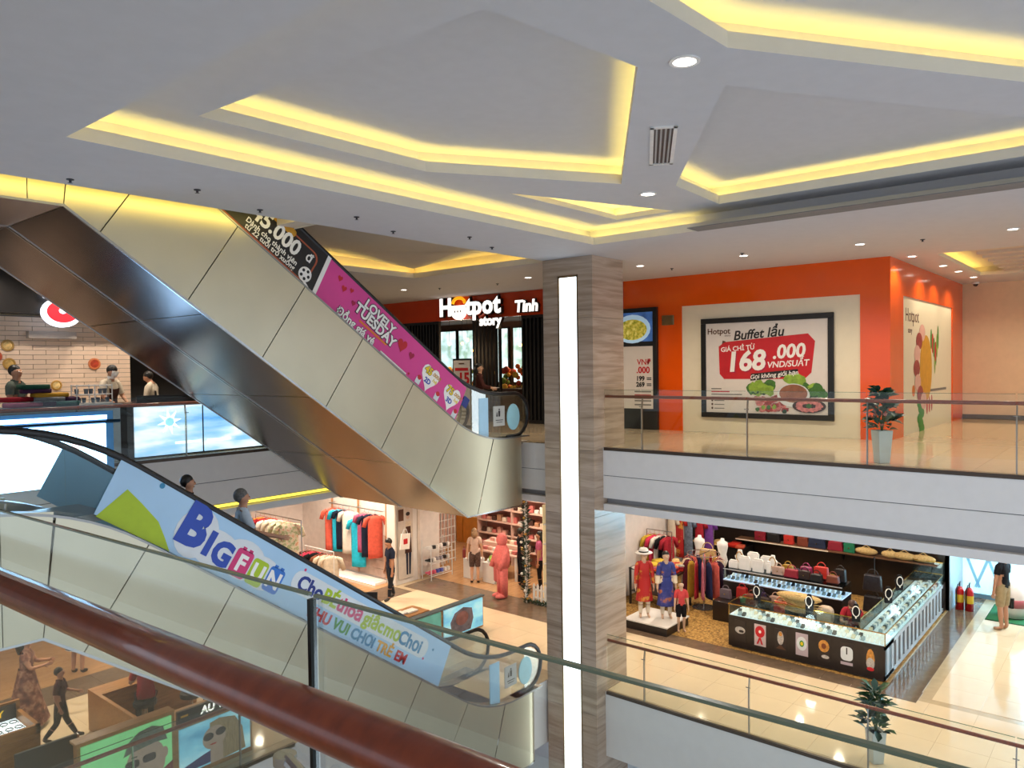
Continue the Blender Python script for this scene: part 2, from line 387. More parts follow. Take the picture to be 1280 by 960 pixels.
# ================================================================== ESCALATORS (local x,z measured from the lower landing edge)
X0 = 12.5
def bez(p0, p1, p2, n=8): return [((1-t)**2*p0[0]+2*t*(1-t)*p1[0]+t*t*p2[0], (1-t)**2*p0[1]+2*t*(1-t)*p1[1]+t*t*p2[1]) for t in [i/n for i in range(n+1)]]
def dz(x): return .63-.698*(x-10.29)
xa, xb = 3.96, 10.93
def line(off):
    A, B = (xa, 5.05+off), (xb, .18+off)
    return [(1.6, 5.05+off)]+bez((xa-.9, 5.05+off), A, (xa+.8, dz(xa+.8)+off))+bez((xb-.7, dz(xb-.7)+off), B, (xb+.8, .18+off))+[(X0, .18+off)]
DECK = line(0)
def deck_z(x):
    for (a, b), (c, d) in zip(DECK[:-1], DECK[1:]):
        if a <= x <= c: return b+(d-b)*(x-a)/(c-a)
    return .18
blue_film = M('pale_blue_film', '#a9d3ea', .3, var=.05)
def escalator(label, loc, w, ad=None, cladding=True):
    E_ = thing('escalator', label, 'escalator', loc)
    L = lambda p: (p[0]-X0, p[1])
    def pp(poly, a, b, name, mat, parent=E_, smooth=False, bev=0): return MB().prism([L(p) for p in poly], a, b, 'y').build(name, mat, parent, smooth, bev)
    g = .006; pn = (-.572, -.820)
    seams = [10.37-1.11*k for k in range(6)]
    for side in ((0, .03), (w-.03, w)):
        near = side[0] == 0
        for k in range(5):
            x1, x0 = seams[k]-g, seams[k+1]+g
            q = [(x0, dz(x0)), (x0+pn[0]*1.352, dz(x0)+pn[1]*1.352), (x1+pn[0]*1.352, dz(x1)+pn[1]*1.352), (x1, dz(x1))]
            pp(q, *side, 'cladding_panel', steel)
        x1 = seams[0]+g; x2 = 11.37
        top = [(x, deck_z(x)) for x in [x1, 10.5, 10.65, 10.8, 10.95, 11.1, 11.25, x2-g]]
        pp([(x1+pn[0]*1.352, dz(x1)+pn[1]*1.352), (10.6, -1.24), (10.87-g, -1.25)]+top[::-1], *side, 'cladding_panel', steel)
        xk = seams[5]-g
        top = [(x, deck_z(x)) for x in (xk, 4.6, 4.4, 4.2, 4.0, 3.8)]
        pp([(xk+pn[0]*1.352, dz(xk)+pn[1]*1.352)]+top+[(3.64+g, 3.625)], *side, 'cladding_panel', steel)
        for a, b in ((3.26, 3.64-g), (1.6, 3.25)):
            pp([(a, 3.62), (b, 3.62), (b+(.14 if b > 3.5 else 0), deck_z(b)), (a, deck_z(a))], *side, 'cladding_panel', steel)
        # bottom edge angle
        MB().tube([(p[0]-X0, side[0]+.015, p[1]) for p in ((1.6, 3.61), (3.64, 3.61), (10.6, -1.25), (12.2, -1.26))], .022, 4).build('edge_trim', chrome, E_)
        # deck cap
        c0, c1 = (-.01, .22) if near else (w-.22, w+.01)
        mb = MB(); P = [(p[0]-X0, p[1]) for p in DECK]; vs = []; fs = []
        for p in P: vs += [(p[0], c0, p[1]), (p[0], c1, p[1]), (p[0], c0, p[1]-.03), (p[0], c1, p[1]-.03)]
        for i in range(len(P)-1):
            a = i*4; fs += [(a, a+4, a+5, a+1), (a, a+2, a+6, a+4), (a+1, a+5, a+7, a+3), (a+2, a+3, a+7, a+6)]
        mb.add(vs, fs).build('deck_cap', M('grey_deck_metal', '#9a9894', .35, .9), E_)
    # rounded lower end
    r = .4; plan = [(11.38-X0, 0)]+[(-r+r*math.sin(a), r-r*math.cos(a)) for a in [PI/2*i/6 for i in range(7)]]+[(0, w-r)]+[(-r+r*math.cos(a), w-r+r*math.sin(a)) for a in [PI/2*i/6 for i in range(1, 7)]]+[(11.38-X0, w)]
    vs = []; n = len(plan)
    for i, (x, y) in enumerate(plan):
        vs += [(x, y, .18), (x if 0 < i < n-1 else 10.88-X0, y, -1.25)]
    MB().add(vs, [(2*i, 2*i+1, 2*i+3, 2*i+2) for i in range(n-1)]+[tuple(range(0, 2*n, 2))]).build('end_cladding', steel, E_, smooth=False)
    # underside sheets
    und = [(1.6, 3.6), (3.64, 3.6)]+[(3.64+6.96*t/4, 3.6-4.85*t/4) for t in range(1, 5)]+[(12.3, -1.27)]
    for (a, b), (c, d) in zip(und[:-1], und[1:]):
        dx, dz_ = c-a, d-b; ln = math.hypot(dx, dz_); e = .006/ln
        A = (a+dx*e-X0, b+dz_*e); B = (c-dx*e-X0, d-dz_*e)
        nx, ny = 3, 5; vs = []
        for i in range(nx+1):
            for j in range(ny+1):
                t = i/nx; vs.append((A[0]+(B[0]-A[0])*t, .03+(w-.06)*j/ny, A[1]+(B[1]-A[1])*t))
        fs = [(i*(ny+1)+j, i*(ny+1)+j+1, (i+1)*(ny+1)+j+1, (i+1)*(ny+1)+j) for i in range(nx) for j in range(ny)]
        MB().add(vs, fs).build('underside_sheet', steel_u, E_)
    # balustrades: glass, handrail
    for yb in (.1, w-.1):
        TOP = line(.84); nl = len(DECK); vs = []; fs = []
        lo = [p for p in DECK if p[0] < 12.15]+[(12.15, .18)]; hi = [p for p in TOP if p[0] < 12.0]+[(12.15, 1.02)]
        m = min(len(lo), len(hi))
        seg = [0, len(lo)//3, 2*len(lo)//3, len(lo)-1]
        for s0, s1 in ((0, 5), (5, 10), (10, len(lo)-1)):
            poly = [L(p) for p in lo[s0:s1+1]]+[L(p) for p in hi[s0:s1+1][::-1]]
            MB().prism(poly, yb-.006, yb+.006, 'y').build('glass_pane', glass, E_)
        arc = [(12.15+.42*math.sin(a), .62+.42*math.cos(a)) for a in [PI*i/10 for i in range(11)]]
        MB().prism([L((12.15, .2)), L((12.15, 1.02))]+[L((12.15+.4*math.sin(a), .6+.4*math.cos(a))) for a in [PI*i/8 for i in range(1, 8)]], yb-.006, yb+.006, 'y').build('newel_glass', glass, E_)
        HR = line(.88)[:-1]
        pts = [(1.6, 5.93)]+HR[1:]+[(11.9, 1.06)]+[(12.15+.44*math.sin(a), .62+.44*math.cos(a)) for a in [PI*i/10 for i in range(11)]]+[(11.9, .18)]
        MB().tube([(p[0]-X0, yb, p[1]) for p in pts], .042, 8, sq=.8).build('handrail', black_r, E_, smooth=True)
        if yb > .2: continue
        MB().prism([L(p) for p in rect(11.05, .2, 11.32, 1.0)], yb-.012, yb+.012, 'y').build('film_strip', blue_film, E_)
        MB().prism([L(p) for p in ell(12.1, .58, .2, .27)], yb-.01, yb+.01, 'y').build('film_disc', M('aqua_film', '#9fd0d8', .35, var=.04), E_)
        sg = MB().prism([L(p) for p in rect(11.48, .42, 11.82, .82)], yb-.012, yb+.009, 'y').build('notice', M('notice_paper', '#b9b6ad', .6), E_)
        T = Matrix.Translation((11.65-X0, yb-.012, .66)) @ frame((0, 0, 0), '-y')
        flat(ell(0, .09, .02, .02, 8), T, black_p, parent=sg); flat([(-.025, -.05), (.025, -.05), (.03, .065), (-.03, .065)], T, black_p, parent=sg); flat(ell(-.07, .02, .016, .016, 8), T, black_p, parent=sg)
        flat([(-.09, -.05), (-.05, -.05), (-.05, 0), (-.09, 0)], T, black_p, parent=sg); flat(rect(-.11, -.13, .11, -.115), T, black_p, parent=sg); flat(rect(-.09, -.17, .09, -.158), T, black_p, parent=sg)
    # steps and comb plate
    stepm = MB().box(0, .42, .34, w-.34, -.22, 0).mesh('step', M('ribbed_step_metal', '#4a4a4c', .4, .8, var=.3, scale=30, stretch=(1, 12, 1)))
    for k in range(17):
        x = 4.4+.4*k; z = .02+.698*(10.85-x); z = max(.0, min(4.85, z))
        link('step', stepm, E_, (x-X0, 0, z-.02))
    MB().box(10.9-X0, .45, .34, w-.34, -.05, .01).build('comb_plate', M('grey_deck_metal'), E_)
    MB().box(1.6-X0, 4.5-X0, .34, w-.34, 4.75, 4.84).build('comb_plate', M('grey_deck_metal'), E_)
    return E_
esc_u = escalator('upper escalator with a pink and black poster band along its side', (X0, 10.0, 0), 1.93)
esc_u2 = escalator('upper escalator running side by side behind the pink poster one', (X0, 11.97, 0), 1.93)
esc_l = escalator('lower escalator with a pale blue poster band along its side', (X0-.57, 9.3, F1-.07), 1.6)


# ---- posters on the escalator balustrades
# frame with its origin on the deck line, x pointing down the incline
ang = -math.atan(.698)
def incline_frame(x, y=-.0): return Matrix.Translation((x-X0, y, dz(x))) @ frame((0, 0, 0), '-y') @ Matrix.Rotation(ang, 4, 'Z')
pinkm = M('pink_print', '#d8418f', .4, var=.05, scale=2); blackm = M('black_print', '#1c1714', .4, var=.2, scale=3)
whitem = M('white_print', '#f0ece6', .5, var=.02); redm = M('red_print', '#c21a24', .5, var=.06); dred = M('dark_red_print', '#a3123f', .5, var=.05)
yelm = M('yellow_print', '#e8c81c', .5, var=.06); navy = M('navy_print', '#1d2f7d', .5, var=.05); blue_pr = M('sky_blue_print', '#a9cbe6', .5, var=.05, scale=1.5)
bluem = M('blue_print', '#2a49a8', .5, var=.05); limem = M('lime_print', '#a8bf1e', .5, var=.06); tealm = M('teal_print', '#2f7fa8', .5, var=.06)
magm = M('magenta_print', '#d0326f', .5, var=.06); greenm = M('green_print', '#3f8f3a', .5, var=.1); palem = M('pale_grey_print', '#d8dcde', .5, var=.03)
goldm = M('gold_print', '#c08a1e', .5, var=.15); greyprint = M('grey_print', '#77736e', .6, var=.1); brownp = M('brown_print', '#5a3a28', .5, var=.15)
def band(E_, xs, xe, name, mat, h=.86, th=.01, y=.085, vertical=(0, 0)):
    """a poster band between deck and handrail, ends square to the incline"""
    n = 6; k = .47*h
    lo = [(xs+(xe-xs)*i/n, dz(xs+(xe-xs)*i/n)+.02) for i in range(n+1)]
    hi = [(p[0]+.33*h/.86, p[1]-.02-.23*h/.86+h) for p in lo]
    return MB().prism([(p[0]-X0, p[1]) for p in lo+hi[::-1]], y-th, y, 'y').build(name, mat, E_)
YB = .074
# upper escalator: black poster then pink poster
b1 = band(esc_u, 4.9, 7.2, 'poster_band', blackm); b1['label'] = 'black poster with white price lettering'
b2 = band(esc_u, 7.26, 10.36, 'poster_band', pinkm); b2['label'] = 'pink poster with hearts and lettering'
MB().prism([(p[0]-X0, p[1]) for p in ((7.2, dz(7.2)+.02), (7.26, dz(7.26)+.02), (7.59, dz(7.26)+.63), (7.53, dz(7.2)+.63))], .07, .085, 'y').build('poster_edge', whitem, esc_u)
T = incline_frame(5.62, YB-.0)
S = 1.22  # metres of incline per metre of x
flat(rrect(-.3, .04, 1.74, .58, .14), T, M('rust_outline_print', '#a8502f', .5), parent=b1, z=.001); flat(rrect(-.27, .065, 1.71, .555, .13), T, blackm, parent=b1, z=.003)
flat(rrect(.3, .50, 1.2, .62, .05), T, goldm, parent=b1, z=.0055)
flat(ell(.22, .4, .3, .13), T, M('maroon_print', '#7a1f18', .5, var=.4), parent=b1, z=.0055); flat(ell(.02, .3, .08, .035), T, magm, parent=b1, z=.008)
text('45.000', .34, whitem, T, .92, .39, .008, b1, .03); text('đ', .2, whitem, T, 1.58, .43, .008, b1, .02)
text('Dành cho thành viên', .115, whitem, T, .95, .205, .008, b1, .02, sp=1.05); text('từ 22 tuổi trở xuống', .115, whitem, T, .97, .115, .008, b1, .02)
flat(ell(1.66, .17, .12, .12), T, whitem, parent=b1, z=.006)
for k in range(5): flat(ell(1.66+.07*math.cos(k*1.257), .17+.07*math.sin(k*1.257), .026, .026, 10), T, blackm, parent=b1, z=.009)
flat([(1.68, .05), (1.8, .02), (1.82, .04), (1.72, .08)], T, whitem, parent=b1, z=.007)
T = incline_frame(7.3, YB)
for (x, y, s, m) in ((.17, .55, .06, redm), (.32, .46, .065, redm), (.46, .53, .05, redm), (.6, .38, .055, dred), (1.85, .43, .14, redm), (2.13, .4, .08, dred), (2.25, .1, .03, redm)): flat(heart(x, y, s, .2), T, m, parent=b2, z=.004)
text('LOVELY', .22, blackm, T, 1.18, .53, .004, b2, .09, rot=-.05); text('LOVELY', .22, whitem, T, 1.18, .53, .008, b2, .035, rot=-.05)
text('TUESDAY', .24, blackm, T, 1.18, .35, .004, b2, .09, rot=-.05); text('TUESDAY', .24, whitem, T, 1.18, .35, .008, b2, .035, rot=-.05)
flat(rect(.85, .2, 1.55, .235), T, M('orange_print', '#e07a2a', .5), parent=b2, z=.005)
text('Đồng giá vé', .19, blackm, T, .85, .095, .004, b2, .07); text('Đồng giá vé', .19, whitem, T, .85, .095, .008, b2, .03)
flat(rect(1.5, .045, 2.2, .07), T, whitem, parent=b2, z=.005)
for (x, a, d) in ((2.72, '45', '2D'), (3.38, '75', '3D')):
    flat(heart(x, .33, .29, .1), T, whitem, parent=b2, z=.003)
    text(a, .19, blackm, T, x-.09, .42, .006, b2, .07); text(a, .19, yelm, T, x-.09, .42, .009, b2, .03)
    text('.000đ', .1, goldm, T, x+.14, .43, .007, b2, .02); text('/vé', .1, yelm, T, x+.14, .33, .007, b2, .02)
    text(d, .13, bluem, T, x-.02, .24, .007, b2, .04)
for (x, y) in ((2.5, .12), (3.05, .12), (3.62, .1)):
    flat(rect(x-.06, y-.06, x+.06, y+.06), T, palem, parent=b2, z=.004); flat(ell(x, y+.07, .05, .045, 10), T, redm, parent=b2, z=.006)
flat(rect(3.68, .36, 3.84, .56), T, navy, parent=b2, z=.004)
# lower escalator: pale blue poster (its frame is the same as the upper one's)
def lx(x): return x+.6
b3 = band(esc_l, lx(3.62), lx(9.1), 'poster_band', blue_pr); bk_ = band(esc_l, lx(3.5), lx(8.9), 'poster_back', M('steel_blue_film', '#6fa8cc', .4, var=.05, scale=1.5), y=1.5); bk_['label'] = 'blue back of the poster on the far balustrade'
b3['label'] = 'pale blue play centre poster with colourful lettering'
T = incline_frame(lx(3.7), YB)
flat([(-.08, .0), (.95, .02), (.8, .14), (.62, .27), (.3, .37), (.07, .43)], T, limem, parent=b3, z=.001); flat(ell(.42, .66, .035, .035), T, tealm, parent=b3, z=.002)
cloud = []
for (x, y, rx, ry) in ((1.15, .36, .3, .32), (1.5, .3, .4, .24), (1.95, .34, .36, .26), (2.3, .3, .34, .22)): flat(ell(x, y, rx, ry), T, palem, parent=b3, z=.0015+.0004*x)
text('B', .7, bluem, T, 1.08, .41, .008, b3, .05); text('I', .4, bluem, T, 1.38, .31, .008, b3, .07); text('G', .42, bluem, T, 1.62, .27, .008, b3, .05)
flat(rrect(1.80, .1, 2.08, .47, .05), T, magm, parent=b3, z=.006); flat(rect(1.86, .46, 1.92, .5), T, magm, parent=b3, z=.006); flat(rect(1.97, .46, 2.03, .5), T, magm, parent=b3, z=.006); text('F', .3, whitem, T, 1.94, .28, .01, b3, .04)
flat(rrect(2.1, .1, 2.37, .45, .05), T, limem, parent=b3, z=.006); text('U', .3, whitem, T, 2.24, .27, .01, b3, .04)
flat(rrect(2.4, .12, 2.67, .46, .05), T, M('bright_blue_print', '#2f6fc4', .5), parent=b3, z=.006); flat(rect(2.45, .45, 2.51, .49), T, M('bright_blue_print'), parent=b3, z=.006); flat(rect(2.56, .45, 2.62, .49), T, M('bright_blue_print'), parent=b3, z=.006); text('N', .3, whitem, T, 2.53, .28, .01, b3, .04)
for s, x, m in (('Cho', 3.18, navy), ('BÉ', 3.6, limem), ('thoả', 4.04, magm), ('giấc', 4.6, limem), ('mơ', 5.06, limem), ('Chơi', 5.52, tealm)):
    wd = .085*len(s)+.08; flat(rrect(x-wd-.03, .28, x+wd+.03, .6, .14), T, palem, parent=b3, z=.0005+.0004*x); text(s, .29, m, T, x, .43, .006, b3, .035)
for s, x, m in (('KHU', 3.55, redm), ('VUI', 4.02, greenm), ('CHƠI', 4.52, tealm), ('TRẺ', 5.04, M('amber_print', '#d99a1a', .5)), ('EM', 5.45, redm)):
    text(s, .22, m, T, x, .15, .006, b3, .035)
for x, y, m in ((2.95, .62, magm), (3.4, .1, navy), (5.95, .3, magm), (6.1, .5, tealm)): flat(ell(x, y, .022, .022, 10), T, m, parent=b3, z=.003)

# ================================================================== RAILINGS
def railing(label, p0, p1, z, posts, outside, end_cap=False, gtop=1.13, gbot=-.12, hr=.03, wood=wood_r, hz=1.0, group=None, inside=.06):
    """glass railing from p0 to p1; outside = unit vector to the void side"""
    p0, p1 = V((*p0, 0)), V((*p1, 0)); d = p1-p0; L = d.length; rz = math.atan2(d.y, d.x)
    R = thing('glass_railing', label, 'railing', (p0.x, p0.y, z), rz, group)
    s = 1 if (Matrix.Rotation(-rz, 3, 'Z') @ V((*outside, 0))).y > 0 else -1
    cuts = [0]+[q for q in posts if 0.05 < q < L-.05]+[L]
    for a, b in zip(cuts[:-1], cuts[1:]):
        gp = MB().box(a+.012, b-.012, -.006, .006, gbot, gtop).build('glass_pane', glass, R)
        MB().box(a+.012, b-.012, -.0065, .0065, gtop, gtop+.006).build('glass_edge', glass_e, gp)
    MB().tube([(0, -s*inside, hz), (L, -s*inside, hz)], hr, 12).build('handrail', wood, R, smooth=True)
    MB().box(0, L, -.03, .03, -.06, -.0).build('base_rail', M('dark_bronze', '#4a3d33', .35, .6), R)
    for q in posts:
        p = MB()
        p.prism([(-.01*s, 0), (-.05*s, 0), (-.05*s, .75), (-inside*s-.02*s, hz-.02), (-inside*s+.02*s, hz-.02), (-.01*s, .78)], q-.009, q+.009, 'x')
        po = p.build('post', M('brushed_post_steel', '#8f8b84', .3, 1), R)
        for zz in (.82,):
            MB().tube([(q-.04, 0, zz), (q+.04, 0, zz)], .008, 6).build('clamp', chrome, po)
    return R
Ys = [7.45, 5.37, 3.42, 1.45]
railing('glass railing with wooden handrail along the upper walkway in front of the orange wall', (12.72, 8.28), (12.72, -4), 0, [8.28-y for y in Ys]+[8.28+.5, 8.28+2.5], (-1, 0))
railing('glass railing with wooden handrail along the lower floor before the jewellery kiosk', (12.72, 8.28), (12.72, -4), F1, [8.28-y for y in Ys]+[8.28+.5, 8.28+2.5], (-1, 0))
railing('glass railing in front of the grill counter with glowing blue panels', (2.2, 14.02), (12.3, 14.02), 0, [.9, 3.05, 4.95, 6.85, 8.75], (0, -1), gbot=-.14)
railing('glass railing with wooden handrail before the eyewear kiosk on the lower floor', (2.0, 11.38), (7.6, 11.38), F1, [1.2, 2.9, 4.6], (0, -1))
# the camera's own railing
def own_rail():
    p0, p1 = V((.985, -1.0, 0)), V((.80, 3.6, 0)); d = p1-p0; L = d.length; rz = math.atan2(d.y, d.x)
    R = thing('glass_railing', 'nearest glass railing with a thick varnished wooden handrail in the foreground', 'railing', p0, rz)
    q = 2.268
    for a, b in ((0, q-.008), (q+.008, L)):
        gp = MB().box(a, b, -.005, .005, -.1, 1.155).build('glass_pane', glass, R)
        MB().box(a, b, -.005, .005, 1.155, 1.16).build('glass_edge', M('dark_glass_edge', '#6f7c68', .2), gp)
    # oval handrail on the inner side (local +y points to -x)
    MB().tube([(0, .1, .985), (L, .1, .985)], .043, 20, sq=1.12).build('handrail', wood_r, R, smooth=True)
    po = MB().box(q-.005, q+.005, -.005, .01, 0, 1.15).build('post', M('dark_post_steel', '#2c2e2c', .35, .8), R)
    for zz in (.8, .35):
        for s in (-1, 1): MB().tube([(q+s*.02, .02, zz), (q+s*.09, .0, zz)], .014, 10).lathe([(.024, -.01), (.024, .01)], 12, (q+s*.1, .0, zz)).build('clamp', chrome, po, smooth=False)
    return R
own_rail()

# ================================================================== CEILING FITTINGS
ringm = M('white_lamp_ring', '#e8e6e2', .4)
dl_ring = MB().lathe([(.075, 0), (.1, 0), (.1, -.012), (.075, -.012), (.075, 0)], 20, caps=False).mesh('trim_ring', ringm)
dl_disc = MB().lathe([(.074, -.008), (.074, -.003)], 20).mesh('lens', led_w)
def downlight(x, y, z, label, group, power=55, col=(1, .9, .76), big=1, angle=2.5):
    t = thing('downlight', label, 'downlight', (x, y, z), 0, group); t.scale = (big, big, 1)
    link('trim_ring', dl_ring, t); link('lens', dl_disc, t)
    lamp((0, 0, -.03), power, col, 'SPOT', .09, angle, t)
    return t
for x, y, lb in ((5.69, 2.9, 'large round downlight nearest the camera on the diagonal ceiling band'), (9.69, 5.53, 'round downlight on the diagonal ceiling band beyond the air vent'), (9.4, -.6, 'round downlight on the ceiling band out to the right'), (4.9, -1.5, 'round downlight on the ceiling band nearest the edge of the hall')):
    downlight(x, y, ZB, lb, 'downlights of the raised ceiling', 160, (1, .93, .84), 1.25)
G = 'downlights over the upper walkway'
for i, (x, y) in enumerate(((14.75, 4.07), (14.88, 1.75), (14.47, 8.46), (14.16, 15.63), (14.6, 6.2), (14.4, 11.5), (14.2, 18.5), (14.8, -1))):
    downlight(x, y, ZC, ['downlight over the walkway opposite the framed buffet poster', 'rightmost downlight over the upper walkway', 'downlight beside the top of the marble pillar', 'downlight in front of the white glowing sign letters', 'downlight over the walkway between pillar and poster', 'downlight hidden behind the top of the pillar', 'downlight at the far end of the upper walkway', 'downlight over the walkway beyond the right edge'][i], G, 190, (1, .86, .66))
for i, (x, y) in enumerate(((17.2, 3.75), (19.4, 3.6), (20.9, 3.55), (22.6, 3.5))):
    downlight(x, y, ZC, ['first', 'second', 'third', 'fourth'][i]+' downlight along the corridor side of the orange wall', 'downlights along the side wall', 110, (1, .82, .6))
for i, (x, y) in enumerate(((19, 1), (22, 1), (20.5, -1.5))): downlight(x, y, ZC+.2, ['corridor ceiling downlight between the slats near the orange corner', 'corridor ceiling downlight between the slats near the back wall', 'corridor ceiling downlight between the slats farthest right'][i], 'corridor downlights', 190, (1, .84, .62))
for i, (x, y) in enumerate(((4.6, 15.4), (6.2, 15.4), (7.6, 15.4), (9.4, 15.4))): downlight(x, y, ZC, ['first', 'second', 'third', 'fourth'][i]+' added downlight from the left over the grill counter', 'added downlights over the grill', 190, (1, .86, .7))  # unseen lamps added to brighten the dark grill area
# lower floor downlights sit in its ceiling
for x, y in ((14.5, 2), (14.5, 5), (14.5, 8), (14.6, 11.5), (14.2, 14.5), (13.5, 17.5), (19, 2), (22, 2), (11, 15.5), (8.5, 16), (6, 16), (4, 15)):
    downlight(x, y, -1.262, 'round downlight in the ceiling of the lower floor', 'downlights of the lower floor', 300, (1, .84, .64))
for x, y in ((18, 13.2), (18, 15.5), (17.2, 14.6), (19.5, 18), (13, 18.2), (14.3, 18.3), (14.3, 19.8), (11.2, 18.4), (7, 18.5), (17.6, 6), (19.8, 6), (17.6, 9.3), (19.5, 9.6), (21.3, 7.5)):  # extra lamps, out of view, added because the lower shops came out dim
    downlight(x, y, -1.262, 'round shop downlight added in the ceiling of the lower floor', 'added shop downlights of the lower floor', 230, (1, .84, .66))
# small sensors and sprinklers on the soffit beside the opening
dk = M('dark_fitting', '#2a2c34', .4)
spr = MB().lathe([(.04, 0), (.04, -.01), (.014, -.016), (.014, -.038), (.028, -.042)], 12).mesh('sprinkler', dk)
for i, (x, y) in enumerate(((3.43, 9.22), (4.62, 8.68), (5.75, 9.16), (6.94, 8.62), (8.05, 9.11), (9.26, 8.61), (10.33, 9.06), (14.3, 6.1), (14.9, 12.9), (15.4, 8.2), (15.0, 3.1), (14.6, 14.7))):
    o = link('sprinkler', spr, None, (x, y, ZC)); tag(o, 'small dark sprinkler head, %s' % (('first', 'second', 'third', 'fourth', 'fifth', 'sixth', 'seventh')[i]+' from the left along the soffit above the upper escalator' if i < 7 else ('above the walkway right of the framed poster lamp', 'on the ceiling before the restaurant door', 'on the ceiling right beside the pillar', 'on the ceiling near the orange wall corner', 'on the ceiling before the glowing sign')[i-7]), 'sprinkler', 'ceiling sprinkler heads')
# air vent
vt = thing('air_vent', 'white louvred air vent in the diagonal ceiling band', 'vent', (7.73, 4.22, ZB), math.radians(30))
MB().box(-.75, .75, -.14, -.1, -.015, .0).box(-.75, .75, .1, .14, -.015, 0).box(-.75, -.7, -.14, .14, -.015, 0).box(.7, .75, -.14, .14, -.015, 0).build('frame', ringm, vt)
MB().box(-.7, .7, -.1, .1, -.004, -.001).build('backing', dk, vt)
for k in range(4): MB().cb((0, -.07+k*.047, -.009), (1.4, .022, .004), rx=.5).build('louvre', M('grey_louvre', '#9a9a9a', .4), vt)
cc = thing('security_camera', 'small dark dome camera at the top of the back corner', 'camera', (24.2, 3.7, ZC))
MB().lathe([(.09, 0), (.09, -.04), (.07, -.05)], 14).build('base', ringm, cc); MB().ball((0, 0, -.05), .065, 12).build('dome', black_r, cc, smooth=True)

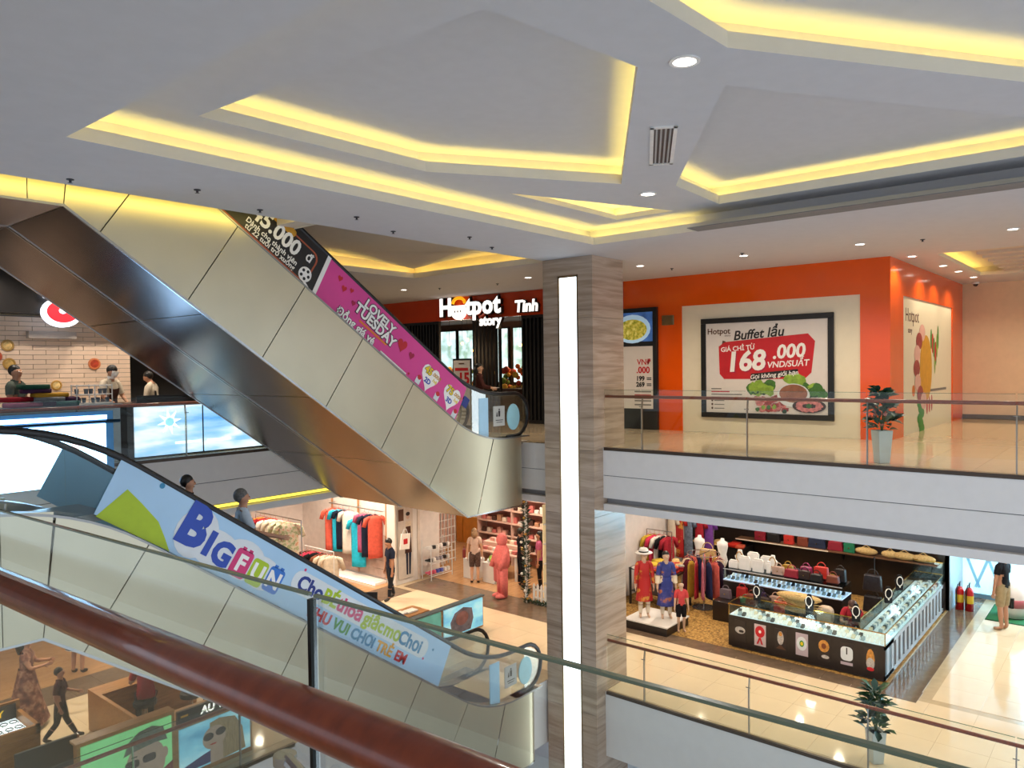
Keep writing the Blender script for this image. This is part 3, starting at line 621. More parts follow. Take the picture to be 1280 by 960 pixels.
# ================================================================== PEOPLE (front = +x, left = +y)
JOBS = []
skin_t = M('skin_tan', '#b98567', .55, var=.05); skin_l = M('skin_light', '#d3a483', .55, var=.05); skin_d = M('skin_brown', '#8a5a42', .55, var=.05)
hair_b = M('black_hair', '#17130f', .45, var=.3, scale=30, stretch=(1, 1, .2)); hair_g = M('grey_hair', '#5c5a58', .6, var=.4, scale=40); eye_m = M('dark_eye', '#120c0a', .2); lip_m = M('lips', '#9a4a42', .5)
def fab(n, c, var=.12, scale=14): return M('fabric_'+n, c, .8, var=var, scale=scale, bump=.25, bscale=14, spec=.2)
shoe_m = M('dark_shoes', '#2a211c', .5)
def person(label, loc, rz, h=1.7, lean=0, arms=None, legs=None, outfit=(), skin=skin_t, hair=hair_b, hairlen=0, head_turn=0, head_down=0, name='person', cat='person', skirt=None, face=True, group=None, sit=False, bald=False, girth=1):
    """outfit: list of (name, material, predicate(tag, t, point), offset)"""
    s = h/1.72
    P = thing(name, label, cat, loc, rz, group)
    arms = arms or ((.03, .05, -.28, .06, .07, -.53), (.03, .05, -.28, .06, .07, -.53))
    legs = legs or ((0.01, .012, -.42, -.03, .012, -.83), (0.01, .012, -.42, -.03, .012, -.83))
    Rl = Matrix.Rotation(lean, 3, 'Y'); pv = V((0, 0, .93))
    def up_(p): return Rl @ (V(p)-pv)+pv
    vs, rs, es, tg = [], [], [], []
    def v(p, r, par, t):
        vs.append(V(p)); rs.append(r); i = len(vs)-1
        if par is not None: es.append((par, i)); tg.append(t)
        return i
    g = girth
    p0 = v(pv, .135*g, None, ''); w_ = v(up_((0, 0, 1.08)), .125*g, p0, 'belly'); c_ = v(up_((.01, 0, 1.29)), .145*g, w_, 'chest'); k_ = v(up_((0, 0, 1.43)), .07, c_, 'collar')
    n_ = v(up_((.005, 0, 1.5)), .05, k_, 'neck')
    nb = up_((.005, 0, 1.5)); Rh = Rl @ Matrix.Rotation(head_turn, 3, 'Z') @ Matrix.Rotation(head_down, 3, 'Y')
    hp = lambda p: Rh @ V(p)+nb
    h0 = v(hp((.015, 0, .06)), .066, n_, 'head'); h1 = v(hp((.012, 0, .13)), .088, h0, 'head'); h2 = v(hp((.0, 0, .19)), .078, h1, 'head')
    v(hp((.115, 0, .105)), .013, h1, 'nose')
    for q in (-1, 1): v(hp((.0, q*.092, .11)), .017, h1, 'ear')
    for q, a in zip((1, -1), arms):
        sh = V(up_((0, q*.165, 1.405))); e = sh+V((a[0], q*a[1], a[2])); wr = sh+V((a[3], q*a[4], a[5]))
        s_ = v(sh, .062*g, k_, 'shoulder'); e_ = v(e, .042*g, s_, 'upper_arm'); r_ = v(wr, .029, e_, 'fore_arm')
        d = (wr-e).normalized(); sd = d.cross(V((0, 1, 0))) if abs(d.y) < .9 else V((1, 0, 0)); sd.normalize()
        pm = v(wr+d*.065, .03, r_, 'hand')
        for fi, (off, ln) in enumerate(((-.03, .07), (-.01, .082), (.01, .078), (.03, .06))):
            a1 = v(wr+d*.105+sd*off, .0095, pm, 'hand'); v(wr+d*(.105+ln)+sd*off+V((0, -q*.018, 0)), .008, a1, 'hand')
        t1 = v(wr+d*.06-sd*.045, .011, pm, 'hand'); v(wr+d*.1-sd*.06, .009, t1, 'hand')
    for q, a in zip((1, -1), legs):
        hpj = V((0, q*.085, .9)); kn = hpj+V((a[0], q*a[1], a[2])); an = hpj+V((a[3], q*a[4], a[5]))
        l0 = v(hpj, .092*g, p0, 'hip'); l1 = v(hpj.lerp(kn, .5), .082*g, l0, 'thigh'); l2 = v(kn, .056, l1, 'thigh'); l2b = v(kn.lerp(an, .35), .055, l2, 'shin'); l3 = v(an, .036, l2b, 'shin')
        f1 = v(an+V((.07, q*.01, -.035)), .036, l3, 'foot'); v(an+V((.155, q*.02, -.045)), .028, f1, 'foot')
    me = bpy.data.meshes.new('rig'); me.from_pydata([p*s for p in vs], es, []); ob = bpy.data.objects.new('rig', me); C.objects.link(ob)
    ob.modifiers.new('s', 'SKIN')
    for i, d in enumerate(me.skin_vertices[0].data): d.radius = (rs[i]*s, rs[i]*s); d.use_root = i == 0
    sb = ob.modifiers.new('u', 'SUBSURF'); sb.levels = 2
    JOBS.append(dict(ob=ob, P=P, vs=[p*s for p in vs], es=es, tg=tg, s=s, outfit=outfit, skin=skin, hair=None if bald else hair, hairlen=hairlen, hp=hp, skirt=skirt, face=face, Rh=Rh, sit=sit))
    return P
def finish_person(J, dg):
    me = bpy.data.meshes.new_from_object(J['ob'].evaluated_get(dg)); me.name = 'body'; P, s = J['P'], J['s']
    seg = [(J['vs'][a], J['vs'][b]) for a, b in J['es']]
    A_ = np.array([a[:] for a, b in seg]); D_ = np.array([(b-a)[:] for a, b in seg]); L2 = np.maximum((D_**2).sum(1), 1e-9)
    def near(p):
        q = np.array(p[:]); t = np.clip(((q-A_)*D_).sum(1)/L2, 0, 1); r = ((q-A_-D_*t[:, None])**2).sum(1); i = int(r.argmin())
        return J['tg'][i], float(t[i]), (r[i], i, float(t[i]))
    def near_slow(p):
        best = (9, 0, 0)
        for i, (a, b) in enumerate(seg):
            d = b-a; t = max(0, min(1, (p-a).dot(d)/max(d.length_squared, 1e-9))); q = (p-a-d*t).length
            if q < best[0]: best = (q, i, t)
        return J['tg'][best[1]], best[2], best
    # flatten the trunk front to back
    for v in me.vertices:
        t, tt, b = near(v.co)
        if t in ('belly', 'chest', 'collar', 'shoulder') or (t == 'hip'):
            a, c = seg[b[1]]; ax = a.lerp(c, b[2]); v.co.x = ax.x+(v.co.x-ax.x)*(.8 if t == 'hip' else .74)
    me.materials.clear(); me.materials.append(J['skin']); me.update()
    for p in me.polygons: p.use_smooth = True
    body = link('body', me, P)
    fi = [near(p.center) for p in me.polygons]; nrm = [v.normal.copy() for v in me.vertices]
    def shell(name, mat, pred, off):
        fs = [p for p, n in zip(me.polygons, fi) if pred(n[0], n[1], p.center/s)]
        ids = {}; vv = []; ff = []
        for p in fs:
            f = []
            for i in p.vertices:
                if i not in ids: ids[i] = len(vv); vv.append(me.vertices[i].co+nrm[i]*off*s)
                f.append(ids[i])
            ff.append(f)
        if ff: MB().add(vv, ff).build(name, mat, P, smooth=True)
    for o in J['outfit']: shell(*o)
    hp = J['hp']
    if J['hair']:
        hm = MB(Matrix.Translation(hp((-.024, 0, .158))*s) @ J['Rh'].to_4x4()); hm.ball((0, 0, 0), (.1*s, .096*s, .104*s), 16).build('hair', J['hair'], P, smooth=True)
        if J['hairlen']:
            L_ = J['hairlen']; pts = [hp((-.06, 0, .15))*s, hp((-.085, 0, .02))*s, hp((-.085, 0, -L_))*s]
            MB().tube(pts, [.085*s, .09*s, .05*s], 10, sq=1.1).build('long_hair', J['hair'], P, smooth=True)
    if J['face']:
        for q in (-1, 1): MB().ball(hp((.086, q*.032, .135))*s, (.012*s, .014*s, .009*s), 8).build('eye', eye_m, body)
        MB().ball(hp((.083, 0, .06))*s, (.012*s, .024*s, .007*s), 8).build('mouth', lip_m, body)
    if J['skirt']:
        nm, mat, z1, z0, r1, r0 = J['skirt']; n = 20; vv = []; ff = []; m = 6
        for i in range(m+1):
            t = i/m; r = r1+(r0-r1)*t; z = z1+(z0-z1)*t
            for j in range(n):
                a = 2*PI*j/n; q = r*(1+.06*t*math.sin(a*7+i)); vv.append((q*.85*math.cos(a)*s, q*math.sin(a)*s, z*s))
        for i in range(m):
            for j in range(n): ff.append((i*n+j, i*n+(j+1) % n, (i+1)*n+(j+1) % n, (i+1)*n+j))
        MB().add(vv, ff).build(nm, mat, P, smooth=True)
TOR = ('belly', 'chest', 'shoulder', 'collar')
def tee(m, sleeve=.6, name='shirt', low=.9): return (name, m, lambda t, k, c: (t in TOR and not (t == 'collar' and c.z > 1.47)) or (t == 'upper_arm' and k < sleeve) or (t == 'hip' and c.z > low), .016)
def longsl(m, name='shirt', low=.9): return (name, m, lambda t, k, c: (t in TOR and not (t == 'collar' and c.z > 1.47)) or t in ('upper_arm',) or (t == 'fore_arm' and k < .9) or (t == 'hip' and c.z > low), .016)
def trousers(m, end=1.0, name='trousers'):
    return (name, m, lambda t, k, c: t in ('hip', 'thigh') and (end >= .5 or c.z > .55) or (t == 'shin' and end > .5 and k < end-.1 and c.z > .12), .012)
def shorts(m): return ('shorts', m, lambda t, k, c: t == 'hip' or (t == 'thigh' and c.z > .52), .022)
def shoes(m=shoe_m): return ('shoes', m, lambda t, k, c: t == 'foot' or (t == 'shin' and c.z < .09), .01)

# ================================================================== GOODS
def garment(label, loc, rz, mat, h=1.0, w=.42, flare=1.15, sleeve=.22, group=None, cat='garment', th=.06, name='hanging_garment', hanger=True, cols=None):
    G_ = thing(name, label, cat, loc, rz, group)
    nu, nv = 10, 8; vs = []; fs = []; ph = random.random()*6
    for i in range(nv+1):
        t = i/nv; z = -.04-h*t; hw = w/2*(.62 if i == 0 else 1.0 if t < .3 else 1+(flare-1)*(t-.3)/.7)
        for j in range(nu):
            a = 2*PI*j/nu; x = hw*math.cos(a); y = th*(.5+.5*t)*math.sin(a)*(1+.35*t*math.sin(3*a*2+ph))
            vs.append((x, y, z-.04*abs(math.cos(a)) if i == 0 else z))
    for i in range(nv):
        for j in range(nu): fs.append((i*nu+j, (i+1)*nu+j, (i+1)*nu+(j+1) % nu, i*nu+(j+1) % nu))
    fs += [tuple(range(nu)), tuple(range(nv*nu, (nv+1)*nu))[::-1]]
    MB().add(vs, fs).build('cloth', mat, G_, smooth=True)
    if sleeve:
        for q in (-1, 1): MB().tube([(q*w*.36, 0, -.1), (q*(w*.5+.05), 0, -.16), (q*(w*.5+.03+sleeve*.35), 0, -.13-sleeve)], [.05, .07, .065], 8, sq=.7).build('sleeve', cols or mat, G_, smooth=True)
    if hanger: MB().tube([(-w*.4, 0, -.07), (0, 0, 0), (w*.4, 0, -.07)], .006, 5).tube([(0, 0, 0), (0, 0, .05), (.02, 0, .075), (.0, 0, .09)], .004, 5).build('hanger', M('coral_hanger', '#c8675a', .4), G_)
    return G_
def handbag(label, loc, rz, mat, w=.3, h=.22, d=.12, kind=0, group=None):
    B = thing('handbag', label, 'handbag', loc, rz, group)
    MB().prism([(-w/2, 0), (w/2, 0), (w*.42, h), (-w*.42, h)], -d/2, d/2, 'y').build('bag_body', mat, B, bev=.025)
    if kind == 0: MB().prism([(-w*.43, h*.5), (w*.43, h*.5), (w*.43, h+.004), (-w*.43, h+.004)], -d/2-.012, -d/2+.004, 'y').build('flap', mat, B, bev=.004); MB().box(-.015, .015, -d/2-.02, -d/2-.01, h*.45, h*.58).build('clasp', M('gold_clasp', '#c9a45a', .25, 1), B)
    r = w*.28; MB().tube([(r*math.cos(a), 0, h+r*1.1*math.sin(a)) for a in [PI*i/8 for i in range(9)]], .011, 6).build('handle', mat, B, smooth=True)
    return B
def hat(label, loc, mat, bandm, r=.19, group=None):
    H = thing('sun_hat', label, 'hat', loc, 0, group)
    MB().lathe([(r, 0), (r, .008), (r*.55, .015), (r*.52, .08), (r*.38, .115), (.02, .12)], 18).build('crown_and_brim', mat, H, smooth=True)
    MB().lathe([(r*.56, .018), (r*.55, .05)], 18).build('hat_band', bandm, H); return H
def folded(label, loc, rz, mat, group=None, w=.3, d=.24, h=.05, cat='folded cloth', name='folded_cloth'):
    o = MB().prism(rrect(-d/2, 0, d/2, h, h*.45), -w/2, w/2, 'x').build(name, mat, None, True, loc=loc, rz=rz); return tag(o, label, cat, group)
def bust(label, loc, mat, nm, rz=0, s=1, group=None):
    B = thing('necklace_stand', label, 'jewellery stand', loc, rz, group)
    MB().prism([(-.07*s, 0), (.07*s, 0), (.075*s, .14*s), (.1*s, .2*s), (.05*s, .25*s), (.035*s, .33*s), (-.035*s, .33*s), (-.05*s, .25*s), (-.1*s, .2*s), (-.075*s, .14*s)], -.02, .03, 'x').build('bust', mat, B, bev=.012)
    MB().tube([(-.03, .06*s*math.cos(a), .2*s+.09*s*math.sin(a)*(1 if math.sin(a) > 0 else 1.1)) for a in [2*PI*i/14 for i in range(14)]], .009*s, 5, close=True).ball((-.035, 0, .08*s), .016*s, 8).build('necklace', nm, B); return B
pearl = M('pearl', '#efe9e0', .2); straw = ramp_mat('woven_straw', [(.3, '#a37f48'), (.6, '#d2b177'), (.9, '#e2c893')], .8, scale=30, stretch=(1, 1, 4)); blk_velvet = M('black_velvet', '#0d0c10', .9); wht_velvet = M('white_velvet', '#e9e6e2', .8)
gold = M('brass_trim', '#c79a45', .25, 1); blackwood = M('black_brown_laminate', '#231a17', .3, var=.2, scale=8); oak = ramp_mat('honey_oak', [(.2, '#8a5a2c'), (.6, '#b27a3d'), (1, '#c48d4e')], .35, scale=3, stretch=(1, 8, 8))
def plant(label, loc, pot_h=.52, pw=.17, n=90, top=.62, flowers=None, seed=1):
    rnd = random.Random(seed); P = thing('potted_plant', label, 'plant', loc)
    MB().lathe([(pw*.72, 0), (pw, pot_h), (pw*.9, pot_h), (pw*.88, pot_h-.04)], 4).build('pot', M('white_planter', '#cfd2cc', .4, var=.04), P, bev=.01)
    MB().lathe([(pw*.9, pot_h-.045), (pw*.9, pot_h-.04)], 4).build('soil', M('soil', '#2c2018', .9), P)
    for k in range(5):
        a = k*1.3; MB().tube([(0, 0, pot_h-.05), (.05*math.cos(a), .05*math.sin(a), pot_h+top*.4), (.1*math.cos(a), .1*math.sin(a), pot_h+top*(.95-.1*k))], .01, 5).build('stem', M('plant_stem', '#4a5a2a', .6), P)
    lm = [M('leaf_dark', '#1f3d22', .35, var=.2), M('leaf_mid', '#35592c', .4, var=.2), M('leaf_blue_green', '#2c5147', .35, var=.2)]
    lv = MB().add([(0, 0, 0), (.05, -.035, .015), (.05, .035, .015), (.11, -.04, .02), (.11, .04, .02), (.17, 0, -.005), (.09, 0, .003)], [(0, 1, 6), (0, 6, 2), (1, 3, 6), (6, 4, 2), (3, 5, 6), (6, 5, 4)])
    mes = [lv.mesh('leaf', m, True) for m in lm]
    for k in range(n):
        t = rnd.random(); z = pot_h+.02+top*t; R = (.19-.13*t)*rnd.uniform(.25, 1); a = rnd.random()*6.28
        o = link('leaf', rnd.choice(mes), P, (R*math.cos(a), R*math.sin(a), z)); o.rotation_euler = (rnd.uniform(-.5, .5), rnd.uniform(-.9, .35), a); o.scale = [rnd.uniform(.9, 1.6)]*3
    for k in range(8 if flowers else 0):
        a = rnd.random()*6.28; R = rnd.uniform(.1, .24); MB().ball((R*math.cos(a), R*math.sin(a), pot_h+rnd.uniform(.1, .36)), .03, 8).build('flower', flowers, P, smooth=True)
    return P
plant('leafy plant in a white tapered planter behind the upper walkway railing', (13.12, 3.3, 0), flowers=M('pink_flower', '#c97a70', .6), seed=3)
plant('leafy plant in a white tapered planter behind the lower railing', (13.1, 3.4, F1), seed=5, n=90)

# ================================================================== RESTAURANT FRONT (upper walkway)
# framed buffet poster
ps = thing('framed_poster', 'large black framed buffet price poster on the cream wall panel', 'poster', (HX+.03, 6.705, 1.52))
MB().box(-.07, 0, -1.52, 1.52, -1.16, -1.04).box(-.07, 0, -1.52, 1.52, 1.04, 1.16).box(-.07, 0, -1.52, -1.4, -1.04, 1.04).box(-.07, 0, 1.4, 1.52, -1.04, 1.04).build('frame', black_p, ps, bev=.01)
sh = MB().box(-.035, 0, -1.4, 1.4, -1.04, 1.04).build('printed_sheet', M('poster_paper', '#dcd3cc', .4, var=.02), ps)
T = frame((-.035, 0, 0), '-x')
text('Hotpot', .19, brownp, T, -1.08, .85, .004, sh, .02); text('story', .07, brownp, T, -.86, .75, .004, sh)
text('Buffet lẩu', .3, blackm, T, -.14, .76, .004, sh, .02, shear=.25, rot=.06)
flat([(-1.08, .5), (-.92, .6), (.98, .73), (1.13, .56), (1.05, -.12), (.9, -.26), (-.95, -.26), (-1.06, -.14)], T, redm, parent=sh, z=.003)
flat([(-1.0, .55), (-.98, .64), (-.9, .61)], T, brownp, parent=sh, z=.004)
text('GIÁ CHỈ TỪ', .15, whitem, T, -.62, .44, .007, sh, .02, rot=.06)
text('168', .62, dred, T, -.42, .1, .006, sh, .03, shear=.15, rot=.05); text('168', .62, whitem, T, -.45, .13, .009, sh, .035, shear=.15, rot=.05)
text('.000', .42, whitem, T, .55, .34, .009, sh, .03, shear=.15, rot=.05); text('VND/SUẤT', .19, whitem, T, .53, .07, .008, sh, .02, shear=.2, rot=.05)
flat([(-.32, -.3), (.76, -.18), (.76, -.04), (-.3, -.14)], T, blackm, parent=sh, z=.0045); text('Gọi không giới hạn', .14, whitem, T, .22, -.17, .008, sh, .015, shear=.2, rot=.1)
for k, wd in enumerate((.25, .45, .75, .95)): flat(rect(-1.27, -.5-k*.065, -1.27+wd, -.475-k*.065), T, redm if k == 1 else greyprint, parent=sh)
for k in range(3): flat(ell(-1.25, -.76-k*.09, .025, .03, 10), T, brownp, parent=sh); flat(rect(-1.2, -.775-k*.09, -.95, -.755-k*.09), T, greyprint, parent=sh)
rnd = random.Random(4)
meat = [M('meat_pink', '#c97a78', .5, var=.3, scale=12), M('meat_red', '#9a3b38', .5, var=.3, scale=12)]; veg = [M('veg_green', '#3f6d2c', .5, var=.3, scale=10), M('veg_light', '#86a83a', .5, var=.3, scale=10), M('veg_dark', '#24451f', .5, var=.3, scale=10)]
def blob(cx, cy, rx, ry, m, z):
    flat([(cx+rx*(1+.25*rnd.uniform(-1, 1))*math.cos(a), cy+ry*(1+.25*rnd.uniform(-1, 1))*math.sin(a)) for a in [2*PI*i/11 for i in range(11)]], T, m, parent=sh, z=z)
for k in range(12): blob(rnd.uniform(-.3, .2), rnd.uniform(-.55, -.38), .13, .12, rnd.choice(veg), .003+.0003*k)
for k in range(10): blob(rnd.uniform(.85, 1.27), rnd.uniform(-.6, -.42), .12, .1, rnd.choice(veg), .003+.0003*k)
for k in range(30): blob(rnd.uniform(-.25, .5), rnd.uniform(-.95, -.62), .09, .06, meat[k % 2], .007+.0002*k)
for k in range(8): blob(rnd.uniform(.5, .82), rnd.uniform(-.4, -.22), .13, .1, veg[1], .004+.0003*k)
flat(ell(.66, -.62, .36, .26, 24), T, palem, parent=sh, z=.014); flat(ell(.66, -.58, .31, .2, 24), T, M('broth_print', '#8c5a42', .4, var=.3), parent=sh, z=.017)
for k in range(5): blob(rnd.uniform(-.2, .5), rnd.uniform(-.98, -.85), .05, .05, veg[k % 3], .015)
flat(ell(1.0, -.85, .36, .15, 24), T, M('plate_print', '#3a2a24', .5), parent=sh, z=.02)
for k in range(14): a = k*.45; blob(1.0+.22*math.cos(a), -.85+.09*math.sin(a), .07, .045, meat[0], .023+.0002*k)
flat(ell(1.0, -.85, .06, .05), T, veg[0], parent=sh, z=.027)
# menu totem beside the pillar
mt = thing('menu_board', 'tall black menu board with a bowl picture and prices beside the pillar', 'menu board', (HX-.02, 9.95, 0))
MB().box(-.08, .02, -.58, .62, 0, 3.04).build('frame', black_p, mt, bev=.01)
T = frame((-.085, 0, 0), '-x')
s1 = MB().box(-.088, -.08, -.47, .52, 2.2, 2.93).build('screen', M('screen_blue', '#3a5f9a', .3, emit=.5, var=.4, scale=3), mt)
flat(ell(-.1, 2.52, .52, .36), T, M('bowl_rim_screen', '#a9c8e0', emit=.4), parent=s1, z=.004); flat(ell(-.1, 2.5, .42, .26), T, ramp_mat('noodle_screen', [(.3, '#6d7a1c'), (.5, '#b9a83a'), (.7, '#d8cf7a')], scale=14, emit=.4), parent=s1, z=.007)
s2 = MB().box(-.088, -.08, -.47, .52, .52, 2.08).build('printed_sheet', M('poster_paper'), mt)
text('VNĐ', .2, redm, T, .24, 1.68, .005, s2, .015); text('.000', .22, redm, T, .2, 1.48, .005, s2, .03)
text('199', .16, blackm, T, .12, 1.27, .005, s2, .045); text('269', .16, blackm, T, .12, 1.12, .005, s2, .045)
for y in (1.29, 1.25, 1.14, 1.1): flat(rect(.3, y-.012, .43, y+.012), T, blackm, parent=s2)
for y, m in ((.95, greyprint), (.86, redm), (.78, greyprint), (.72, greyprint), (.62, greyprint)): flat(rect(-.05, y-.02, .42, y+.015), T, m, parent=s2)
pq = thing('wall_plaque', 'small brushed metal plaque on the orange wall', 'plaque', (HX, 9.1, 2.7)); MB().box(-.03, 0, -.165, .165, -.12, .12).build('plate', M('brass_plate', '#9c8560', .35, 1), pq, bev=.02)
for y in (-.06, .06): MB().ball((-.03, y*2, 0), .015, 8).build('screw', chrome, pq)
# mural on the side panel
mu = thing('wall_mural', 'food mural with bowl and vegetables on the corridor wall panel', 'mural', (20.4, 4.11, 1.4))
T = frame((0, 0, 0), '-y')
flat(rect(-2.4, -1.35, 2.75, 1.6), T, M('mural_cream', '#e9e0c2', .4, var=.01), parent=mu, z=.001, name='backing')
text('Hotpot', .42, brownp, T, -1.55, 1.22, .005, mu, .0); text('story', .18, brownp, T, -1.75, .9, .005, mu, .0)
flat(ell(-.2, .05, .62, .78, 28), T, M('bowl_amber', '#d59a1e', .5, var=.1), parent=mu, z=.005, name='bowl')
for k in range(7): a = 2.0+k*.4; flat(ell(-.2+.95*math.cos(a), .1+.85*math.sin(a), .3, .2, 12), T, meat[k % 2] if k % 2 else M('pale_pink_print', '#e0b0a0', .5), parent=mu, z=.007+.001*k, name='meat_slice')
for k in range(6): flat(ell(-.85+.1*(k % 3), -.75-.12*k, .26, .13, 9), T, M('leaf_print', '#2f8a2a', .5, var=.2), parent=mu, z=.004+.001*k, name='leaf_shape')
for k in range(4): flat(ell(.35+.15*k, .75-.1*k, .1, .25, 9), T, redm if k % 2 else greenm, parent=mu, z=.006+.001*k, name='chili_shape')
for k in range(4): flat(ell(.75+.12*k, .2+.2*k, .07, .3, 9), T, greenm if k % 2 else veg[1], parent=mu, z=.006+.001*k, name='herb_shape')
for k in range(3): flat(ell(-.1+.25*k, -.85+.03*k, .07, .2, 9), T, redm, parent=mu, z=.006, name='chili_shape')
flat(ell(-1.45, -.45, .13, .13), T, M('orange_print', '#e07a2a', .5), parent=mu, z=.006, name='orange_slice'); flat(rect(-.2, -.52, 2.1, -.46), T, greyprint, parent=mu, z=.004, name='caption')

# sign letters
sg = thing('shop_sign', 'white glowing channel letters of the restaurant name', 'sign', (HX-.01, 15.6, 3.42))
T = frame((-.12, 0, 0), '-x'); neon = M('lit_white_letters', '#ffffff', emit=1.25, ecol='#fff8f0', var=.01)
for s_, z_, x_, y_ in (('H', .74, -1.0, 0), ('t', .74, -.02, 0), ('p', .74, .3, 0), ('o', .74, .72, 0), ('t', .74, 1.08, 0), ('story', .4, .82, -.46)):
    text(s_, z_, blackm, T, x_, y_, -.03, sg, .075, ext=.05); text(s_, z_, neon, T, x_, y_, .03, sg, .035, ext=.01)
pot = flat(ell(-.46, -.07, .3, .3, 24, PI, 2*PI)+[(-.16, .06), (-.76, .06)], T, neon, z=-.05, h=.1, parent=sg, name='pot_emblem')
MB(T).tube([(-.46+.25*math.cos(a), .12+.17*math.sin(a), 0) for a in [PI*i/10 for i in range(11)]], .05, 8).ball((-.46, .37, 0), .06).build('lid_emblem', M('lit_amber', '#f0a818', emit=.9, ecol='#f5a814'), sg, smooth=True)
for x in (-.58, -.46, -.34): flat(ell(x, -.12, .025, .035, 8), T, brownp, parent=pot, z=.052)
sg2 = thing('shop_sign', 'white glowing script letters half hidden behind the pillar', 'sign', (HX-.01, 13.45, 3.3)); text('Tinh', .46, blackm, frame((-.1, 0, 0), '-x'), 0, 0, -.02, sg2, .07, ext=.04, shear=.1); text('Tinh', .46, neon, frame((-.1, 0, 0), '-x'), 0, 0, .03, sg2, .03, ext=.01, shear=.1); MB().box(-.06, .01, -.4, .4, -.04, .0).build('mount', black_p, sg2)
# black slat screens
slat = MB().box(-.03, .05, -.032, .032, .02, 3.04).mesh('slat', black_p)
for i, (a, b) in enumerate(((17.1, 19.9), (14.6, 15.62), (12.6, 13.72))):
    S_ = thing('slat_screen', ['black vertical slat screen behind the top of the pink poster', 'black vertical slat screen under the glowing sign letters', 'black vertical slat screen beside the pillar'][i], 'screen', (HX+.05, (a+b)/2, 0), 0, 'slat screens of the restaurant front')
    n = int((b-a)/.13)
    for k in range(n+1): link('slat', slat, S_, (0, a-(a+b)/2+(b-a)*k/n, 0))
    MB().box(-.04, .06, (a-b)/2-.04, (b-a)/2+.04, 0, .1).box(-.04, .06, (a-b)/2-.04, (b-a)/2+.04, 2.98, 3.06).build('frame', black_p, S_)
    MB().box(.06, .075, (a-b)/2, (b-a)/2, .1, 2.98).build('backing_mesh', M('dark_mesh', '#2a2220', .7), S_) if i != 1 else None
# interior of the restaurant
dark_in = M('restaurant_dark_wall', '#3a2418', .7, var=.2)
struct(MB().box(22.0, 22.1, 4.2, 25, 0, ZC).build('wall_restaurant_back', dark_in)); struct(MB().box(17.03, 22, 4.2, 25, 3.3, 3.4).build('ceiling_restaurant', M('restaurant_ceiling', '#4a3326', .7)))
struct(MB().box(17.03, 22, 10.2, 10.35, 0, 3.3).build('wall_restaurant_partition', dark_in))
skyw = ramp_mat('bright_window_view', [(.35, '#8fb0a0'), (.5, '#bfe0e4'), (.65, '#e4f4f8')], .4, scale=2.5, emit=1.3)
for i, (y0, y1) in enumerate(((17.6, 18.2), (18.5, 19.0), (20.2, 21.0), (21.2, 22.0))):
    wn = struct(MB().box(21.9, 21.98, y0-.05, y1+.05, 1.0, 3.1).build('window_%d' % (i+1), black_p)); MB().box(21.88, 21.9, y0, y1, 1.05, 3.05).build('pane', skyw, wn)
warm = M('warm_bulb', '#ffb861', emit=14, ecol='#ffae55')
for i, (x, y, z) in enumerate(((18.6, 15.2, 2.3), (19.3, 15.6, 2.0), (18.2, 17.9, 2.4), (19.8, 18.3, 2.2), (18.4, 14.7, 2.1), (20.5, 19.5, 2.5), (18, 16.9, 2.5))):
    p = thing('pendant_lamp', 'small warm pendant bulb glowing inside the restaurant', 'lamp', (x, y, z), 0, 'pendant bulbs of the restaurant'); MB().tube([(0, 0, .05), (0, 0, 3.3-z)], .006, 5).build('cord', black_p, p); MB().ball((0, 0, 0), .055, 10).build('bulb', warm, p, True); lamp((0, 0, -.1), 25, (1, .7, .4), 'POINT', .06, parent=p)
for i, (x, y) in enumerate(((18.0, 15.05), (18.0, 17.4), (19.2, 18.2))):
    d = thing('flower_display', ['orange and yellow blossom display on a dark table behind the right doorway', 'orange blossom display on a dark table behind the left doorway', 'orange blossom display on a dark table deep inside the restaurant'][i], 'display', (x, y, 0)); MB().box(-.35, .35, -.55, .55, 0, .95).build('table', dark_in, d, bev=.01)
    for k in range(34): MB().ball((rnd.uniform(-.3, .3), rnd.uniform(-.5, .5), .98+rnd.random()*.65), rnd.uniform(.05, .11), 7).build('blossom', [M('blossom_orange', '#d8681c', .6), M('blossom_yellow', '#e0b23a', .6), M('blossom_red', '#a8301c', .6), M('blossom_green', '#5a7a2a', .6)][k % 4], d, True)
sd = thing('sign_stand', 'standing white price board reading 15 before the restaurant door', 'sign', (15.0, 14.27, 0), 0); MB().box(-.03, .0, -.34, .34, 0, 1.85).build('frame', black_p, sd); s_ = MB().box(-.04, -.03, -.3, .3, .06, 1.8).build('printed_sheet', M('poster_paper'), sd)
T = frame((-.042, 0, 0), '-x'); flat(rect(-.24, 1.52, .24, 1.6), T, redm, parent=s_); flat(rect(-.1, 1.7, .1, 1.73), T, brownp, parent=s_); text('15', .42, redm, T, .08, 1.3, .004, s_, .04); flat(rect(-.28, 1.33, -.18, 1.37), T, blackm, parent=s_); flat(rect(-.28, 1.2, -.18, 1.25), T, redm, parent=s_)
for k in range(3): flat(rect(-.2, .4-.1*k, .2, .45-.1*k), T, greyprint, parent=s_)
maroon = fab('maroon', '#4a2622'); 
person('woman in dark maroon uniform holding papers outside the restaurant', (14.6, 13.3, 0), -.87, 1.68, arms=((.1, .05, -.26, .3, -.05, -.3), (.1, .05, -.26, .3, -.05, -.3)), outfit=(longsl(maroon), trousers(fab('black', '#17151a')), shoes()), skin=skin_l, hairlen=.1, head_turn=-.4)
mn = MB().box(-.12, .12, -.1, .1, 0, .012).build('menu_booklet', whitem, None, loc=(14.85, 13.02, 1.07), rz=.3); tag(mn, 'white menu booklet in the hands of the uniformed woman', 'booklet')
RT, LT, AW, TO = math.radians(-50), math.radians(130), math.radians(40), math.radians(220)   # facing right, left, away, towards the camera
